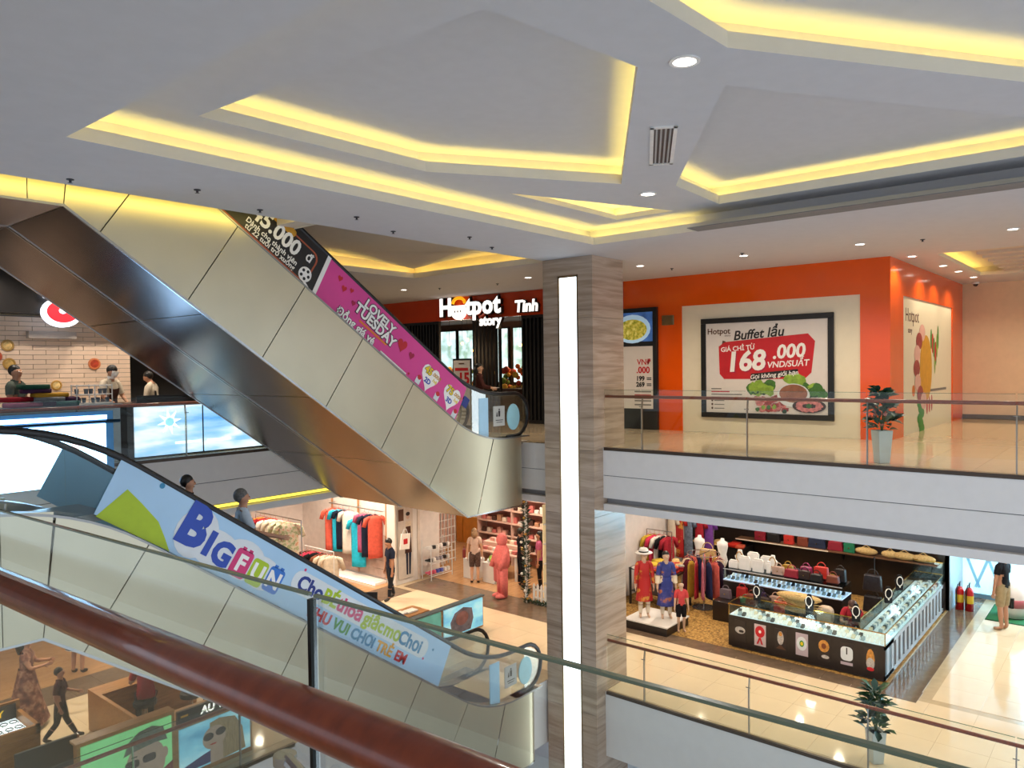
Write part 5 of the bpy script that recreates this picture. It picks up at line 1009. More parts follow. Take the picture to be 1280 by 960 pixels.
def shoe_mesh(m): return MB().add([(0, -.04, 0), (.26, -.045, 0), (.26, .045, 0), (0, .04, 0), (0, -.035, .1), (.08, -.035, .1), (.16, -.04, .06), (.26, -.03, .04), (.26, .03, .04), (.16, .04, .06), (.08, .035, .1), (0, .035, .1)], [(0, 3, 2, 1), (4, 5, 10, 11), (5, 6, 9, 10), (6, 7, 8, 9), (0, 1, 7, 6, 5, 4), (3, 11, 10, 9, 8, 2), (1, 2, 8, 7), (0, 4, 11, 3)]).mesh('shoe', m)
sm_ = {n: shoe_mesh(M('shoe_'+n, c, .5)) for n, c in (('white', '#e0dcd8'), ('black', '#1c1a1e'), ('pink', '#d8607a'), ('blue', '#4a58b0'), ('grey', '#9a98a0'))}
for ti, (z, row) in enumerate(((.16, ('pink', 'pink', 'blue', 'blue', 'white', 'white')), (.54, ('black', 'white', 'grey', 'grey', 'black', 'white')), (.92, ('white', 'black', 'white', 'white', 'black', 'white')))):
    for k, n in enumerate(row): o = link('shoe', sm_[n], None, (16.55-.38+.15*k, 16.8, F1+z+.01), PI/2); tag(o, n+' shoe, '+('first', 'second', 'third', 'fourth', 'fifth', 'sixth')[k]+' from the left on the '+('bottom', 'middle', 'top')[ti]+' tier of the white wire rack', 'shoe', 'shoes on the wire rack')
# ================================================================== LOWER FLOOR: GIFT SHOP in the middle
struct(face_mesh('floor_gift_shop', [(16.4, 11.4), (25.9, 11.4), (25.9, 22), (15.3, 22), (15.3, 17.6), (16.4, 17.2)], [], F1+.002, tile_w, False))
struct(MB().box(16.5, 25.9, 11.25, 11.4, F1, -1.26).build('wall_gift_shop', M('white_shop_wall')))
struct(MB().box(21.0, 21.1, 11.4, 22, F1, -1.26).box(16.05, 21, 19.9, 20, F1, -1.26).build('wall_gift_back', M('pale_pink_wall', '#d8b4a4', .5)))
amber_w = M('amber_cabinet', '#d08a34', .4, var=.08)
cb_ = thing('cabinet', 'tall amber cabinet with a white pigeonhole grid deep in the gift shop', 'cabinet', (20.7, 18.6, F1)); MB().box(-.3, .25, -1.2, .9, 0, 1.0).build('base', amber_w, cb_, bev=.01); MB().box(-.3, .25, .95, 1.25, 0, 2.9).build('side', amber_w, cb_); gr = MB()
for k in range(6): gr.box(-.25, .25, -1.2, .95, 1.0+k*.3, 1.03+k*.3)
for k in range(7): gr.box(-.25, .25, -1.2+k*.35, -1.17+k*.35, 1.0, 2.5)
gr.build('pigeonhole_grid', white_p, cb_); MB().box(.2, .25, -1.2, .95, 1.0, 2.5).build('back', M('dark_back', '#4a3428', .6), cb_)
lt_ = thing('lattice_panel', 'white lattice panel beside the shoe rack', 'panel', (17.6, 17.6, F1)); lm_ = MB()
for k in range(6): lm_.box(-.4+k*.16, -.38+k*.16, -.02, .02, .1, 3.2)
for k in range(12): lm_.box(-.42, .44, -.015, .015, .2+k*.26, .22+k*.26)
lm_.build('lattice', white_p, lt_)
struct(MB().box(16.05, 17.15, 17.45, 17.55, F1, -1.26).build('wall_louvre_panel', M('white_shop_wall')))
# display tables and shelf wall with small boxed goods
bx = lambda c, s=(.14, .16, .1): MB().box(-s[0]/2, s[0]/2, -s[1]/2, s[1]/2, 0, s[2]).mesh('gift_box', c, bev=.008, seg=1)
pal = [('blush pink', '#d8a090'), ('rose', '#c8706a'), ('cream', '#e0cdb8'), ('tan', '#b98a68'), ('dark brown', '#4a3028'), ('white', '#e8e0d8')]
gm = [bx(M('gift_'+n.replace(' ', '_'), c, .5)) for n, c in pal]
sw = thing('gift_shelf', 'pale pink stepped shelf unit stacked with boxes in the gift shop', 'shelf', (19.0, 16.0, F1))
for k in range(5): MB().box(-.1, .4, -1.6, 1.4, .5+k*.42, .53+k*.42).build('shelf', M('pale_pink_wall'), sw)
for y in (-1.6, -.1, 1.38): MB().box(-.1, .4, y, y+.03, 0, 2.6).build('upright', M('pale_pink_wall'), sw)
MB().box(.38, .4, -1.6, 1.4, 0, 2.6).build('back', M('rose_back', '#b87a6a', .6), sw)
rnd = random.Random(11); ORD = ('first', 'second', 'third', 'fourth', 'fifth', 'sixth', 'seventh', 'eighth', 'ninth', 'tenth', 'eleventh', 'twelfth', 'thirteenth')
for k in range(5):
    for j in range(13):
        i = (k*3+j+rnd.randrange(2)) % 6; o = link('gift_box', gm[i], None, (19.0+.08, 16-1.48+j*.225, F1+.535+k*.42)); o.scale = (1, 1, rnd.uniform(.8, 2.2)); tag(o, '%s gift box, %s from right on the %s pink shelf' % (pal[i][0], ORD[j], ('lowest', 'second lowest', 'middle', 'second highest', 'highest')[k]), 'box', 'gift boxes on the pink shelves')
tb_ = thing('display_table', 'pink stepped display table behind the shopper with the red bag', 'table', (17.9, 15.5, F1)); MB().box(-.35, .35, -.9, .7, .72, .78).build('table_top', M('pale_pink_wall'), tb_, bev=.01); MB().box(-.05, .35, -.9, .7, .78, .98).build('step', M('pale_pink_wall'), tb_)
for x in (-.3, .3):
    for y in (-.85, .65): MB().box(x-.03, x+.03, y-.03, y+.03, 0, .72).build('leg', white_p, tb_)
for k in range(14): i = k % 6; o = link('gift_box', gm[i], None, (17.9+(.15 if k < 7 else -.2), 15.5-.75+.2*(k % 7), F1+(.985 if k < 7 else .785))); tag(o, '%s gift box, %s from right in %s row of the pink table' % (pal[i][0], ORD[k % 7], 'rear' if k < 7 else 'front'), 'box', 'gift boxes on the pink display table')
for i, y in enumerate((16.0, 15.2)):
    bsk = thing('white_bin', ['white bin of wrapped goods left under the display table', 'white bin of green wrapped goods right under the display table'][i], 'bin', (17.2, y, F1), 0, 'bins before the display table'); MB().box(-.22, .22, -.25, .25, 0, .6).build('body', white_p, bsk, bev=.01)
    for k in range(8): MB().ball((rnd.uniform(-.15, .15), rnd.uniform(-.18, .18), .62+rnd.random()*.08), .07, 7).build('parcel', [whitem, veg[1], palem][k % 3], bsk, True)
person('woman in pale top seen from behind in the gift shop', (16.75, 15.55, F1), AW, 1.62, outfit=(tee(fab('pale_pink', '#cdb0a0', .06), .5), shorts(fab('check', '#5a4640', .4, 20)), shoes()), hair=M('blond_brown_hair', '#8a6a4a', .5, var=.3, scale=30), skin=skin_l, hairlen=.05)
handbag('red brown shoulder bag at the side of the woman in the gift shop', (16.72, 15.95, F1+.72), math.radians(40), M('red_leather', '#7a2420', .4), .26, .26, .1, 1)
person('dark haired shopper in black shirt behind the pink costume', (17.3, 14.2, F1), RT+.4, 1.7, outfit=(tee(black_f), trousers(black_f), shoes()))
person('dark haired shopper in pink top beside the garland', (17.4, 13.6, F1), LT, 1.66, outfit=(tee(pnk), trousers(black_f), shoes()), hairlen=.1)
# pink costume on a figure
pkm = M('coral_plush', '#d9706c', .85, var=.1, scale=18, bump=.5, bscale=30); PC = thing('costume_figure', 'coral pink plush costume standing at the gift shop entrance', 'costume', (16.15, 13.95, F1), LT+.5)
MB().tube([(0, .1, .05), (0, .1, .5), (0, .07, .95)], [.1, .11, .13], 12).tube([(0, -.1, .05), (0, -.1, .5), (0, -.07, .95)], [.1, .11, .13], 12).lathe([(.2, .85), (.23, 1.05), (.2, 1.35), (.12, 1.5)], 16).tube([(0, .18, 1.4), (.1, .26, 1.1), (.22, .24, .85)], [.08, .08, .07], 10).tube([(0, -.18, 1.4), (.1, -.26, 1.1), (.22, -.24, .85)], [.08, .08, .07], 10).build('suit', pkm, PC, True)
MB().ball((.08, .1, .07), (.2, .1, .07), 12).ball((.08, -.1, .07), (.2, .1, .07), 12).build('foot', pkm, PC, True); MB().ball((0, 0, 1.62), (.16, .17, .2), 14).build('hood', pkm, PC, True)
MB().lathe([(.1, .0), (.19, .05), (.2, .5), (.12, .58)], 14, (-.1, -.3, .35)).build('fringed_bag', pkm, PC, True)
gl2 = thing('garland', 'dark green garland climbing the gift shop entrance post', 'garland', (16.2, 13.12, F1)); MB().box(-.03, .03, -.03, .03, 0, 3.3).build('post', white_p, gl2)
tuft = MB(); rn = random.Random(2)
for k in range(520):
    z = rn.random()*3.2; a = rn.random()*6.28; r = .06+.1*rn.random(); tuft.tube([(r*.3*math.cos(a), r*.3*math.sin(a), z), (r*1.3*math.cos(a), r*1.3*math.sin(a), z+.05)], [.016, .003], 4)
for k in range(120):
    y = -rn.random()*1.3; a = rn.random()*6.28; tuft.tube([(0, y, .08), (.09*math.cos(a), y+.05, .08+.09*math.sin(a))], [.016, .003], 4)
tuft.build('needles', M('garland_green', '#2a3d2a', .7, var=.3), gl2)['kind'] = 'stuff'
for k in range(14): MB().ball((-.12*rn.random()-.05, rn.uniform(-.12, .12), .15+k*.22), .04, 8).build('bauble', [M('bauble_gold', '#c8a050', .2, .8), M('bauble_white', '#e0dcd4', .3)][k % 2], gl2, True)
fn = thing('picket_fence', 'low white picket fence at the gift shop display', 'fence', (16.25, 12.3, F1))
for k in range(11): MB().prism([(-.035, 0), (.035, 0), (.035, .5), (0, .56), (-.035, .5)], -.012, .012, 'x').build('picket', white_p, fn, loc=(0, -.7+k*.13, 0))
MB().box(.012, .03, -.78, .65, .14, .19).box(.012, .03, -.78, .65, .36, .41).build('fence_rail', white_p, fn)
ds = thing('display_shelf', 'white display shelf with plush goods behind the picket fence', 'shelf', (17.0, 12.3, F1))
for z in (.4, .95, 1.5, 2.05): MB().box(-.2, .25, -.8, .7, z, z+.03).build('shelf', white_p, ds)
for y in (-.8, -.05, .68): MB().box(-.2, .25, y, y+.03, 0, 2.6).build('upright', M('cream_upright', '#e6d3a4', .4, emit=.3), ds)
plm = [('coral', '#cc7a68'), ('cream', '#e4d2b4'), ('grey green', '#7a8a74'), ('white', '#e4ddd4'), ('brown', '#8a5c42')]
for k in range(20):
    n, c = plm[k % 5]; t = thing('plush_toy', '%s plush toy on the %s board of the white display shelf' % (n, ('lowest', 'second', 'third', 'highest')[k//5]), 'toy', (17.0-.05, 11.65+.3*(k % 5), F1+.43+.55*(k//5)), 0, 'plush toys on the display shelf'); pm_ = M('plush_'+n.replace(' ', '_'), c, .9); MB().ball((0, 0, .12), (.1, .11, .13), 9).build('body', pm_, t, True); MB().ball((-.02, 0, .3), .085, 9).ball((0, .06, .37), .03, 7).ball((0, -.06, .37), .03, 7).build('head', pm_, t, True)
dr = garment('long coral dress displayed on the right of the gift shop shelf', (16.5, 12.35, F1+1.45), math.radians(70), coral, 1.0, .4, 1.2, 0, None)

# ================================================================== LOWER FLOOR, RIGHT: JEWELLERY AND BAGS SHOP
struct(face_mesh('floor_carpet', [(16.35, 4.05), (22.3, 4.05), (22.3, 11.25), (16.35, 11.25)], [], F1+.006, carpet, False))
struct(MB().box(22.3, 22.45, 4.0, 11.4, F1, -1.26).build('wall_shop_back', blackwood)); struct(MB().box(22.3, 24.0, 3.98, 4.1, F1, -1.26).build('wall_shop_return', M('blue_white_column', '#a8bccb', .4)))
jc = thing('jewellery_counter', 'black L shaped jewellery counter with brass edged glass cases and picture panels', 'counter', (16.45, 4.08, F1))
BH, GH = .74, 1.0; BLEN, SLEN, DEP = 3.32, 5.5, .66
MB().box(.03, DEP, 0, BLEN, .06, BH).box(DEP, SLEN, .03, DEP, .06, BH).build('base', blackwood, jc); MB().box(.06, DEP-.03, .05, BLEN-.05, 0, .06).box(DEP, SLEN-.05, .06, DEP-.05, 0, .06).build('plinth', M('granite_plinth', '#5a524c', .3, var=.3, scale=40), jc)
MB().box(0, .03, 0, BLEN, .05, BH).build('front_board', blackwood, jc)
T0 = frame((0, BLEN, 0), '-x')
def pic(k, bgm, shapes):
    x = .28+k*.46; p = MB().box(-.008, 0, BLEN-x-.13, BLEN-x+.13, .18, .66).build('picture_panel', bgm, jc)
    T = frame((-.008, BLEN-x, .42), '-x')
    for j, (kind, a, m) in enumerate(shapes): flat(ell(*a, 14) if kind == 'e' else a, T, m, parent=p, z=.001+.002*j)
pk_dark = M('dark_picture', '#2c221e', .4); gem = M('silver_picture', '#b8b0a8', .4, var=.3, scale=30); goldp = M('gold_picture', '#c8893a', .4, var=.3, scale=20)
pic(0, pk_dark, [('e', (0, .02, .12, .08), gem), ('e', (.03, .0, .06, .03), pk_dark)]); pic(1, M('pale_picture', '#c8b4b4', .4), [('e', (0, .08, .11, .13), redm), ('e', (0, .08, .03, .035), whitem), ('p', [(-.02, -.05), (.02, -.05), (.07, -.2), (.03, -.2), (0, -.1), (-.04, -.2), (-.08, -.2)], redm)])
pic(2, pk_dark, [('e', (0, .04, .07, .15), gem), ('e', (0, .13, .04, .05), goldp), ('p', [(-.1, -.2), (.12, -.2), (.0, -.1)], brownp)]); pic(3, M('lilac_picture', '#b8a8b0', .4), [('e', (0, .02, .11, .15), palem), ('e', (0, .02, .05, .07), greenm), ('e', (0, .02, .03, .04), yelm)])
pic(4, pk_dark, [('e', (0, .07, .11, .13), goldp), ('e', (0, .07, .05, .06), M('amber_picture', '#7a3a18', .4)), ('e', (.03, -.15, .08, .04), gem)]); pic(5, pk_dark, [('p', rrect(-.12, -.13, .12, .16, .08), palem), ('p', rect(-.012, .0, .012, .14), black_p), ('p', rect(-.12, -.22, .12, -.16), M('lilac_picture'))])
pic(6, pk_dark, [('e', (0, .0, .08, .22), goldp), ('e', (0, -.08, .08, .12), gem), ('e', (0, -.19, .07, .04), redm)])
# side front with upright bars
MB().box(0, SLEN, 0, .03, .05, .14).box(0, SLEN, 0, .03, .66, BH).build('side_rail', M('grey_white_laminate', '#a9adb2', .35), jc)
for k in range(15): MB().box(.1+k*.36, .28+k*.36, -.005, .028, .14, .66).build('upright_bar', M('grey_white_laminate'), jc)
# glass cases
gcm = [(0, DEP, 0, BLEN), (DEP, SLEN, 0, DEP)]
MB().box(0, .008, 0, BLEN, BH, GH).box(0, SLEN, 0, .008, BH, GH).box(DEP-.008, DEP, DEP, BLEN, BH, GH).box(DEP, SLEN, DEP-.008, DEP, BH, GH).build('case_glass', shop_glass, jc); MB().box(0, DEP, 0, BLEN, GH, GH+.008).box(DEP, SLEN, 0, DEP, GH, GH+.008).build('glass_top', shop_glass, jc)
MB().tube([(0, BLEN, GH), (0, 0, GH), (SLEN, 0, GH), (SLEN, DEP, GH), (DEP, DEP, GH), (DEP, BLEN, GH), (0, BLEN, GH)], .014, 4).build('brass_frame', gold, jc)
for y in (BLEN-.01, 0.01): MB().tube([(.01, y, BH), (.01, y, GH)], .012, 4).build('brass_frame', gold, jc)
litf = M('lit_case_floor', '#cfe0ea', .5, emit=.5); MB().box(.02, DEP-.02, .02, BLEN-.02, BH, BH+.01).box(DEP-.02, SLEN-.02, .02, DEP-.02, BH, BH+.01).build('lit_floor', litf, jc)
tr_m = [M('tray_white', '#e6ebee', .5, emit=.25), M('tray_blue_grey', '#8fa6b4', .5, emit=.2), M('tray_dark', '#39434c', .5), M('tray_cream', '#d8cfb8', .5, emit=.2)]
trm = [MB().prism([(-.05, 0), (.05, 0), (.05, .07), (-.05, .02)], -.035, .035, 'y').mesh('display_tray', m) for m in tr_m]
for k in range(34):
    for r in range(3): link('display_tray', trm[(0, 1, 0, 0, 0, 3, 2)[(k*2+r*3) % 7]] if k > 3 else trm[0], jc, (.1+r*.2, .08+k*.094, BH+.012))
for k in range(44):
    for r in range(3): link('display_tray', trm[(1, 0, 1, 0, 3, 2)[(k+r*2) % 6]], jc, (DEP+.1+k*.108, .1+r*.19, BH+.012))
lamp((.35, 1.6, GH-.06), 5, (.85, .93, 1), 'POINT', .1, parent=jc); lamp((2.2, .35, GH-.06), 5, (.85, .93, 1), 'POINT', .1, parent=jc); lamp((4.2, .35, GH-.06), 5, (.85, .93, 1), 'POINT', .1, parent=jc)
for i, (x, y, rz) in enumerate(((17.0, 6.95, 0), (16.95, 5.75, 0), (16.85, 4.75, .2), (18.6, 4.55, .5), (19.8, 4.6, .6))):
    bust(['black velvet bust with silver pendant at the left of the jewellery counter', 'black velvet bust with pearl necklace in the middle of the counter', 'black velvet bust with pendant in front of the red shirted clerk', 'black velvet bust with pearls on the side counter', 'black velvet bust farthest along the side counter'][i], (x, y, F1+GH+.008), blk_velvet, pearl, rz, 1.15, 'necklace busts on the counter')
# raised glass end case
ec = thing('glass_case', 'tall clear glass case at the far end of the side counter', 'showcase', (21.95, 4.08, F1)); MB().box(0, .5, 0, .7, 0, .74).build('base', blackwood, ec); MB().box(0, .5, 0, .008, .74, 1.3).box(0, .5, .692, .7, .74, 1.3).box(0, .008, .01, .69, .74, 1.3).build('glass', shop_glass, ec); MB().tube([(0, 0, 1.3), (.5, 0, 1.3), (.5, .7, 1.3), (0, .7, 1.3)], .012, 4, True).build('brass_frame', gold, ec)
# second counter with bags
kc = thing('display_counter', 'black counter with lit glass case and handbags behind the jewellery counter', 'counter', (18.6, 5.55, F1)); MB().box(0, .7, 0, 2.95, 0, .88).build('base', blackwood, kc); MB().box(-.65, 0, .6, 2.95, 0, .5).build('low_step', blackwood, kc, bev=.01); MB().box(0, .7, 0, 2.95, .88, .9).build('lit_floor', M('lit_case_blue', '#b8d0f0', .5, emit=1.0), kc)
MB().box(0, .008, 0, 2.95, .88, 1.16).box(0, .7, 0, .008, .88, 1.16).build('case_glass', shop_glass, kc); MB().box(0, .7, 0, 2.95, 1.16, 1.175).build('glass_top', glass_mat('grey_glass_top', '#9fb0b8', .08), kc); MB().tube([(0, 0, 1.17), (0, 2.95, 1.17)], .013, 4).tube([(0, 0, .88), (0, 2.95, .88)], .015, 4).build('edge', M('white_edge', '#cfd2d8', .3, .5), kc)
for k in range(24):
    for r in range(2): link('display_tray', trm[(0, 1, 2, 1, 0)[(k+r*2) % 5]], kc, (.12+r*.3, .1+k*.12, .9))
bagc = [('purple grey', '#6a5c66'), ('bright red', '#b02420'), ('emerald green', '#1f7a54'), ('dark purple', '#3a2a48'), ('rust brown', '#7a3a28'), ('dark brown', '#35241f'), ('beige pink', '#b99a8c'), ('scarlet', '#c8342a'), ('black', '#1a1718'), ('crimson', '#8f1f30'), ('magenta', '#8f2a5a'), ('mustard', '#a8842a'), ('navy', '#262f48')]
bgm = {n: M('leather_'+n.replace(' ', '_'), c, .45, var=.1) for n, c in bagc}
FX = math.radians(-90)
for i, (n, x, y, z, w_, h_) in enumerate((('purple grey', 18.3, 8.3, .5, .3, .24), ('bright red', 18.5, 7.95, .62, .3, .3), ('emerald green', 18.25, 7.75, .66, .28, .12), ('rust brown', 18.15, 7.55, .5, .3, .28), ('dark purple', 18.45, 7.45, .62, .3, .28), ('dark brown', 18.15, 7.2, .5, .28, .26), ('beige pink', 18.4, 7.05, .6, .3, .26), ('scarlet', 18.05, 6.8, .5, .32, .26), ('crimson', 18.4, 6.7, .62, .3, .26))):
    o = handbag('%s leather handbag on the low step behind the jewellery counter' % n, (x, y, F1+.5), FX, bgm[n], w_, h_, .14, i % 2, 'handbags on the low step')
for i, (n, x, y, w_, h_) in enumerate((('beige pink', 18.85, 7.15, .3, .2), ('crimson', 18.8, 6.8, .36, .2), ('dark brown', 18.85, 6.5, .3, .2), ('black', 18.8, 6.2, .3, .18), ('mustard', 19.1, 7.0, .28, .22), ('magenta', 19.1, 6.55, .3, .24), ('scarlet', 19.15, 6.2, .36, .28), ('rust brown', 18.9, 5.85, .3, .18), ('black', 19.15, 5.75, .26, .3))):
    handbag('%s leather handbag on top of the lit glass case%s' % (n, ' beside the %s one' % ('mustard' if n == 'black' and i > 5 else 'crimson') if n == 'black' else ''), (x, y, F1+1.175), FX, bgm[n], w_, h_, .16, i % 2, 'handbags on the lit glass case')
for i, (x, y, w_, h_) in enumerate(((18.8, 8.3, .25, .16), (18.8, 8.0, .3, .3), (19.1, 7.9, .3, .36), (18.8, 7.65, .28, .28), (18.85, 7.4, .1, .25), (19.15, 7.55, .34, .3))):
    o = MB().box(-.04, .04, -w_/2, w_/2, 0, h_).prism([(-w_/2, h_), (w_/2, h_), (w_*.35, h_+.05), (-w_*.35, h_+.05)], -.03, .03, 'x').build('jewellery_card', wht_velvet, None, bev=.006, loc=(x, y, F1+1.175)); tag(o, ['low white card at the left corner of the lit case', 'tall white card second on the lit case', 'large white card behind the second one', 'white ribbed card in the middle of the lit case', 'narrow white stand on the lit case', 'white card behind the narrow stand'][i], 'display card', 'white display cards on the lit case')
bust('white velvet bust left on the lit glass case', (18.95, 8.2, F1+1.175), wht_velvet, gold, 0, 1.4); bust('white velvet bust right on the lit glass case', (19.0, 7.35, F1+1.175), wht_velvet, gold, 0, 1.3)
# straw fan bag, clerk
fb = thing('straw_fan_bag', 'large pleated straw fan shaped bag behind the jewellery counter', 'bag', (17.5, 6.15, F1)); MB().box(-.12, .12, -.3, .3, 0, .86).build('stand', blackwood, fb)
for k in range(13):
    a = math.radians(15+150*k/12); MB().add([(0, -.012, .88), (0, .012, .88), (-.16+.02*(k % 2), .5*math.cos(a)-.06, .9+.3*math.sin(a)), (-.16+.02*(k % 2), .5*math.cos(a)+.06, .9+.3*math.sin(a)), (-.11, .5*math.cos(a)-.06, .9+.3*math.sin(a)), (-.11, .5*math.cos(a)+.06, .9+.3*math.sin(a))], [(0, 1, 3, 2), (0, 4, 5, 1), (2, 3, 5, 4), (0, 2, 4), (1, 5, 3)]).build('pleat', straw, fb)
MB().ball((-.06, 0, 1.13), (.12, .52, .1), 16).build('fan_rim', straw, fb, True)
person('clerk in red shirt bending down behind the jewellery counter', (17.75, 5.1, F1-.28), math.radians(200), 1.6, lean=.35, head_down=.6, legs=((.4, .02, -.04, .38, .02, -.5),)*2, outfit=(tee(redf), trousers(black_f), shoes()), arms=((.1, .08, -.25, .3, .02, -.2),)*2, hair=M('brown_hair', '#4a2a20', .5, var=.3))
stl = thing('stool', 'dark stool under the red shirted clerk', 'stool', (17.8, 5.1, F1)); MB().lathe([(.18, .44), (.19, .48), (.18, .52)], 16).build('seat', black_p, stl); MB().tube([(0, 0, 0), (0, 0, .45)], .03, 8).lathe([(.2, 0), (.2, .03)], 16).build('leg', chrome, stl)
chb = thing('backpack', 'beige rounded backpack beside the straw fan bag', 'backpack', (17.55, 5.6, F1)); MB().box(-.15, .15, -.2, .2, 0, .6).build('stand', blackwood, chb); MB().prism(rrect(-.17, .6, .17, 1.0, .12), -.1, .1, 'x').build('bag_body', M('beige_leather', '#b8a088', .6), chb, bev=.03)
for i, (y, z, k) in enumerate(((5.3, .78, 0), (5.3, .25, 1))):
    B_ = handbag(['black chain strap bag upper on the dark stand', 'black fringed bag lower on the dark stand'][i], (20.2, y, F1+z), FX, M('leather_black_grey', '#2c282c', .4, var=.4, scale=20), .45, .4, .15, 1)
bs = thing('bag_stand', 'dark metal stand holding two black bags', 'stand', (20.35, 5.3, F1)); MB().tube([(0, 0, 0), (0, 0, 1.6)], .015, 6).lathe([(.2, 0), (.2, .02)], 14).tube([(-.2, 0, .76), (.1, 0, .76)], .012, 6).tube([(-.2, 0, .24), (.1, 0, .24)], .012, 6).build('frame', black_p, bs)
# back wall shelf
bsf = thing('bag_shelf', 'long dark wall shelf with lit edge carrying bags at the back', 'shelf', (22.28, 6.6, F1+1.22)); MB().box(-.4, 0, -2.4, 3.0, -.03, 0).build('board', M('shelf_brown', '#6a4a34', .4), bsf); MB().box(-.41, -.4, .3, 3.0, -.03, 0).build('edge_strip', M('pale_edge', '#c8b8a0', .4, emit=.3), bsf)
for y in (-2.2, 0, 2.8): MB().prism([(0, -.03), (-.3, -.03), (0, -.3)], y-.01, y+.01, 'y').build('bracket', black_p, bsf)
for i, (n, y, w_) in enumerate((('crimson', 8.9, .34), ('black', 8.5, .4), ('scarlet', 8.05, .3), ('rust brown', 7.65, .34), ('navy', 7.25, .5), ('crimson', 6.75, .42), ('emerald green', 6.38, .3))): handbag('%s handbag %s on the long wall shelf' % (n, 'at the left end' if i == 0 else 'right of the navy one' if i == 5 else 'in the row'), (22.05, y, F1+1.22), FX, bgm[n], w_, .26, .14, i % 2, 'handbags on the wall shelf')
for i, (y, s_) in enumerate(((5.95, .3), (5.35, .22), (5.0, .32), (4.55, .3))):
    o = thing('straw_bag', ['long woven straw clutch beside the green bag', 'small round woven straw purse on the wall shelf', 'wide woven straw bowl bag on the wall shelf', 'woven straw roll at the right end of the wall shelf'][i], 'bag', (22.05, y, F1+1.22), 0, 'straw bags on the wall shelf'); MB().ball((0, 0, .1), (.12, s_, .1), 14).build('weave', straw, o, True); MB().tube([(0, -s_*.6, .14), (0, 0, .26), (0, s_*.6, .14)], .012, 6).build('handle', straw, o)
# hanging accessories high on the wall
hg = M('brass_hook', '#a88a4a', .3, 1)
for k in range(16):
    n, c = bagc[(k*5) % 13]; y = 9.2-.3*k; b = thing('hanging_purse', '%s purse hanging on hook %s from the left above the wall shelf' % (n, ('one', 'two', 'three', 'four', 'five', 'six', 'seven', 'eight', 'nine', 'ten', 'eleven', 'twelve', 'thirteen', 'fourteen', 'fifteen', 'sixteen')[k]), 'purse', (22.2, y, F1+2.35), 0, 'purses hanging on the back wall'); MB().prism(rrect(-.11, -.5, .11, -.28, .05), -.06, .02, 'x').build('purse_body', bgm[n], b, bev=.01); MB().tube([(-.02, -.08, -.3), (-.02, 0, 0), (-.02, .08, -.3)], .008, 5).build('strap', bgm[n], b); MB().tube([(.08, 0, .0), (-.04, 0, 0)], .008, 5).build('hook', hg, b)
ex = thing('fire_extinguisher', 'red fire extinguisher standing at the end of the counter', 'extinguisher', (22.62, 3.82, F1)); MB().lathe([(.1, 0), (.1, .5), (.07, .58), (.03, .6)], 16).build('cylinder', M('extinguisher_red', '#b8161c', .3), ex, True); MB().lathe([(.101, .2), (.101, .4)], 16).build('label_band', M('yellow_label', '#d8b02a', .5), ex); MB().tube([(0, 0, .6), (0, 0, .68), (.08, 0, .7)], .018, 6).tube([(-.02, .03, .66), (-.12, .05, .5), (-.12, .05, .15)], .014, 6).build('valve_and_hose', black_p, ex)
ex2 = copy_tree(ex, (22.62, 3.6, F1), None, 'second red fire extinguisher nearer the glass doors'); 
# clothes corner
pf = thing('display_platform', 'low black platform with white top under two mannequins', 'platform', (16.62, 9.35, F1)); MB().box(-.5, .6, -.55, .6, 0, .2).build('base', blackwood, pf); MB().box(-.52, .62, -.57, .62, .2, .23).build('top', white_p, pf)
red_ao = ramp_mat('fabric_red_gold', [(.55, '#b01c1c'), (.62, '#c99a3a'), (.68, '#b01c1c')], .6, scale=5); blue_ao = ramp_mat('fabric_blue_print', [(.42, '#22307a'), (.55, '#3a3f8a'), (.62, '#b06a3a'), (.7, '#5a3a5a')], .6, scale=5)
manq = M('mannequin_skin', '#c8a68c', .4); ivs = M('ivory_satin', '#e0d2bc', .4)
person('mannequin in red and gold tunic on the low platform', (16.5, 9.62, F1+.23), TO, 1.62, outfit=(longsl(red_ao, 'tunic'), trousers(ivs)), skirt=('tunic_skirt', red_ao, 1.1, .45, .16, .22), skin=manq, bald=True, face=False, name='mannequin', cat='mannequin')
person('mannequin in blue printed tunic with ivory sleeves on the low platform', (16.75, 9.15, F1+.23), TO, 1.62, outfit=(tee(blue_ao, .9, 'tunic'), ('sleeves', ivs, lambda t, k, c: t == 'fore_arm' and k < .8, .03), trousers(ivs)), skirt=('tunic_skirt', blue_ao, 1.1, .35, .16, .24), skin=manq, name='mannequin', cat='mannequin', face=False)
person('small mannequin in coral shirt and black shorts beside the platform', (16.7, 8.72, F1), TO, 1.2, outfit=(tee(fab('coral_shirt', '#c8484a'), .8), shorts(black_f)), skin=manq, bald=True, face=False, name='mannequin', cat='mannequin')
hat('white sun hat on the mannequin in the red tunic', (16.49, 9.62, F1+1.83), wht_velvet, black_p, .22)
tbd = thing('display_table', 'dark table with red folded clothes and hats behind the mannequins', 'table', (18.2, 9.95, F1)); MB().box(-.4, .5, -.5, .9, .95, 1.0).build('table_top', blackwood, tbd, bev=.01); MB().box(-.35, .45, -.45, .85, .35, .38).build('lower_shelf', blackwood, tbd)
for x in (-.37, .47):
    for y in (-.47, .87): MB().box(x-.025, x+.025, y-.025, y+.025, 0, .95).build('leg', blackwood, tbd)
fc_ = [('scarlet', '#b8281c'), ('orange red', '#c8502a'), ('crimson', '#8f1f30'), ('pink', '#c86a78'), ('white', '#d8d0c8'), ('yellow', '#c8a83a')]
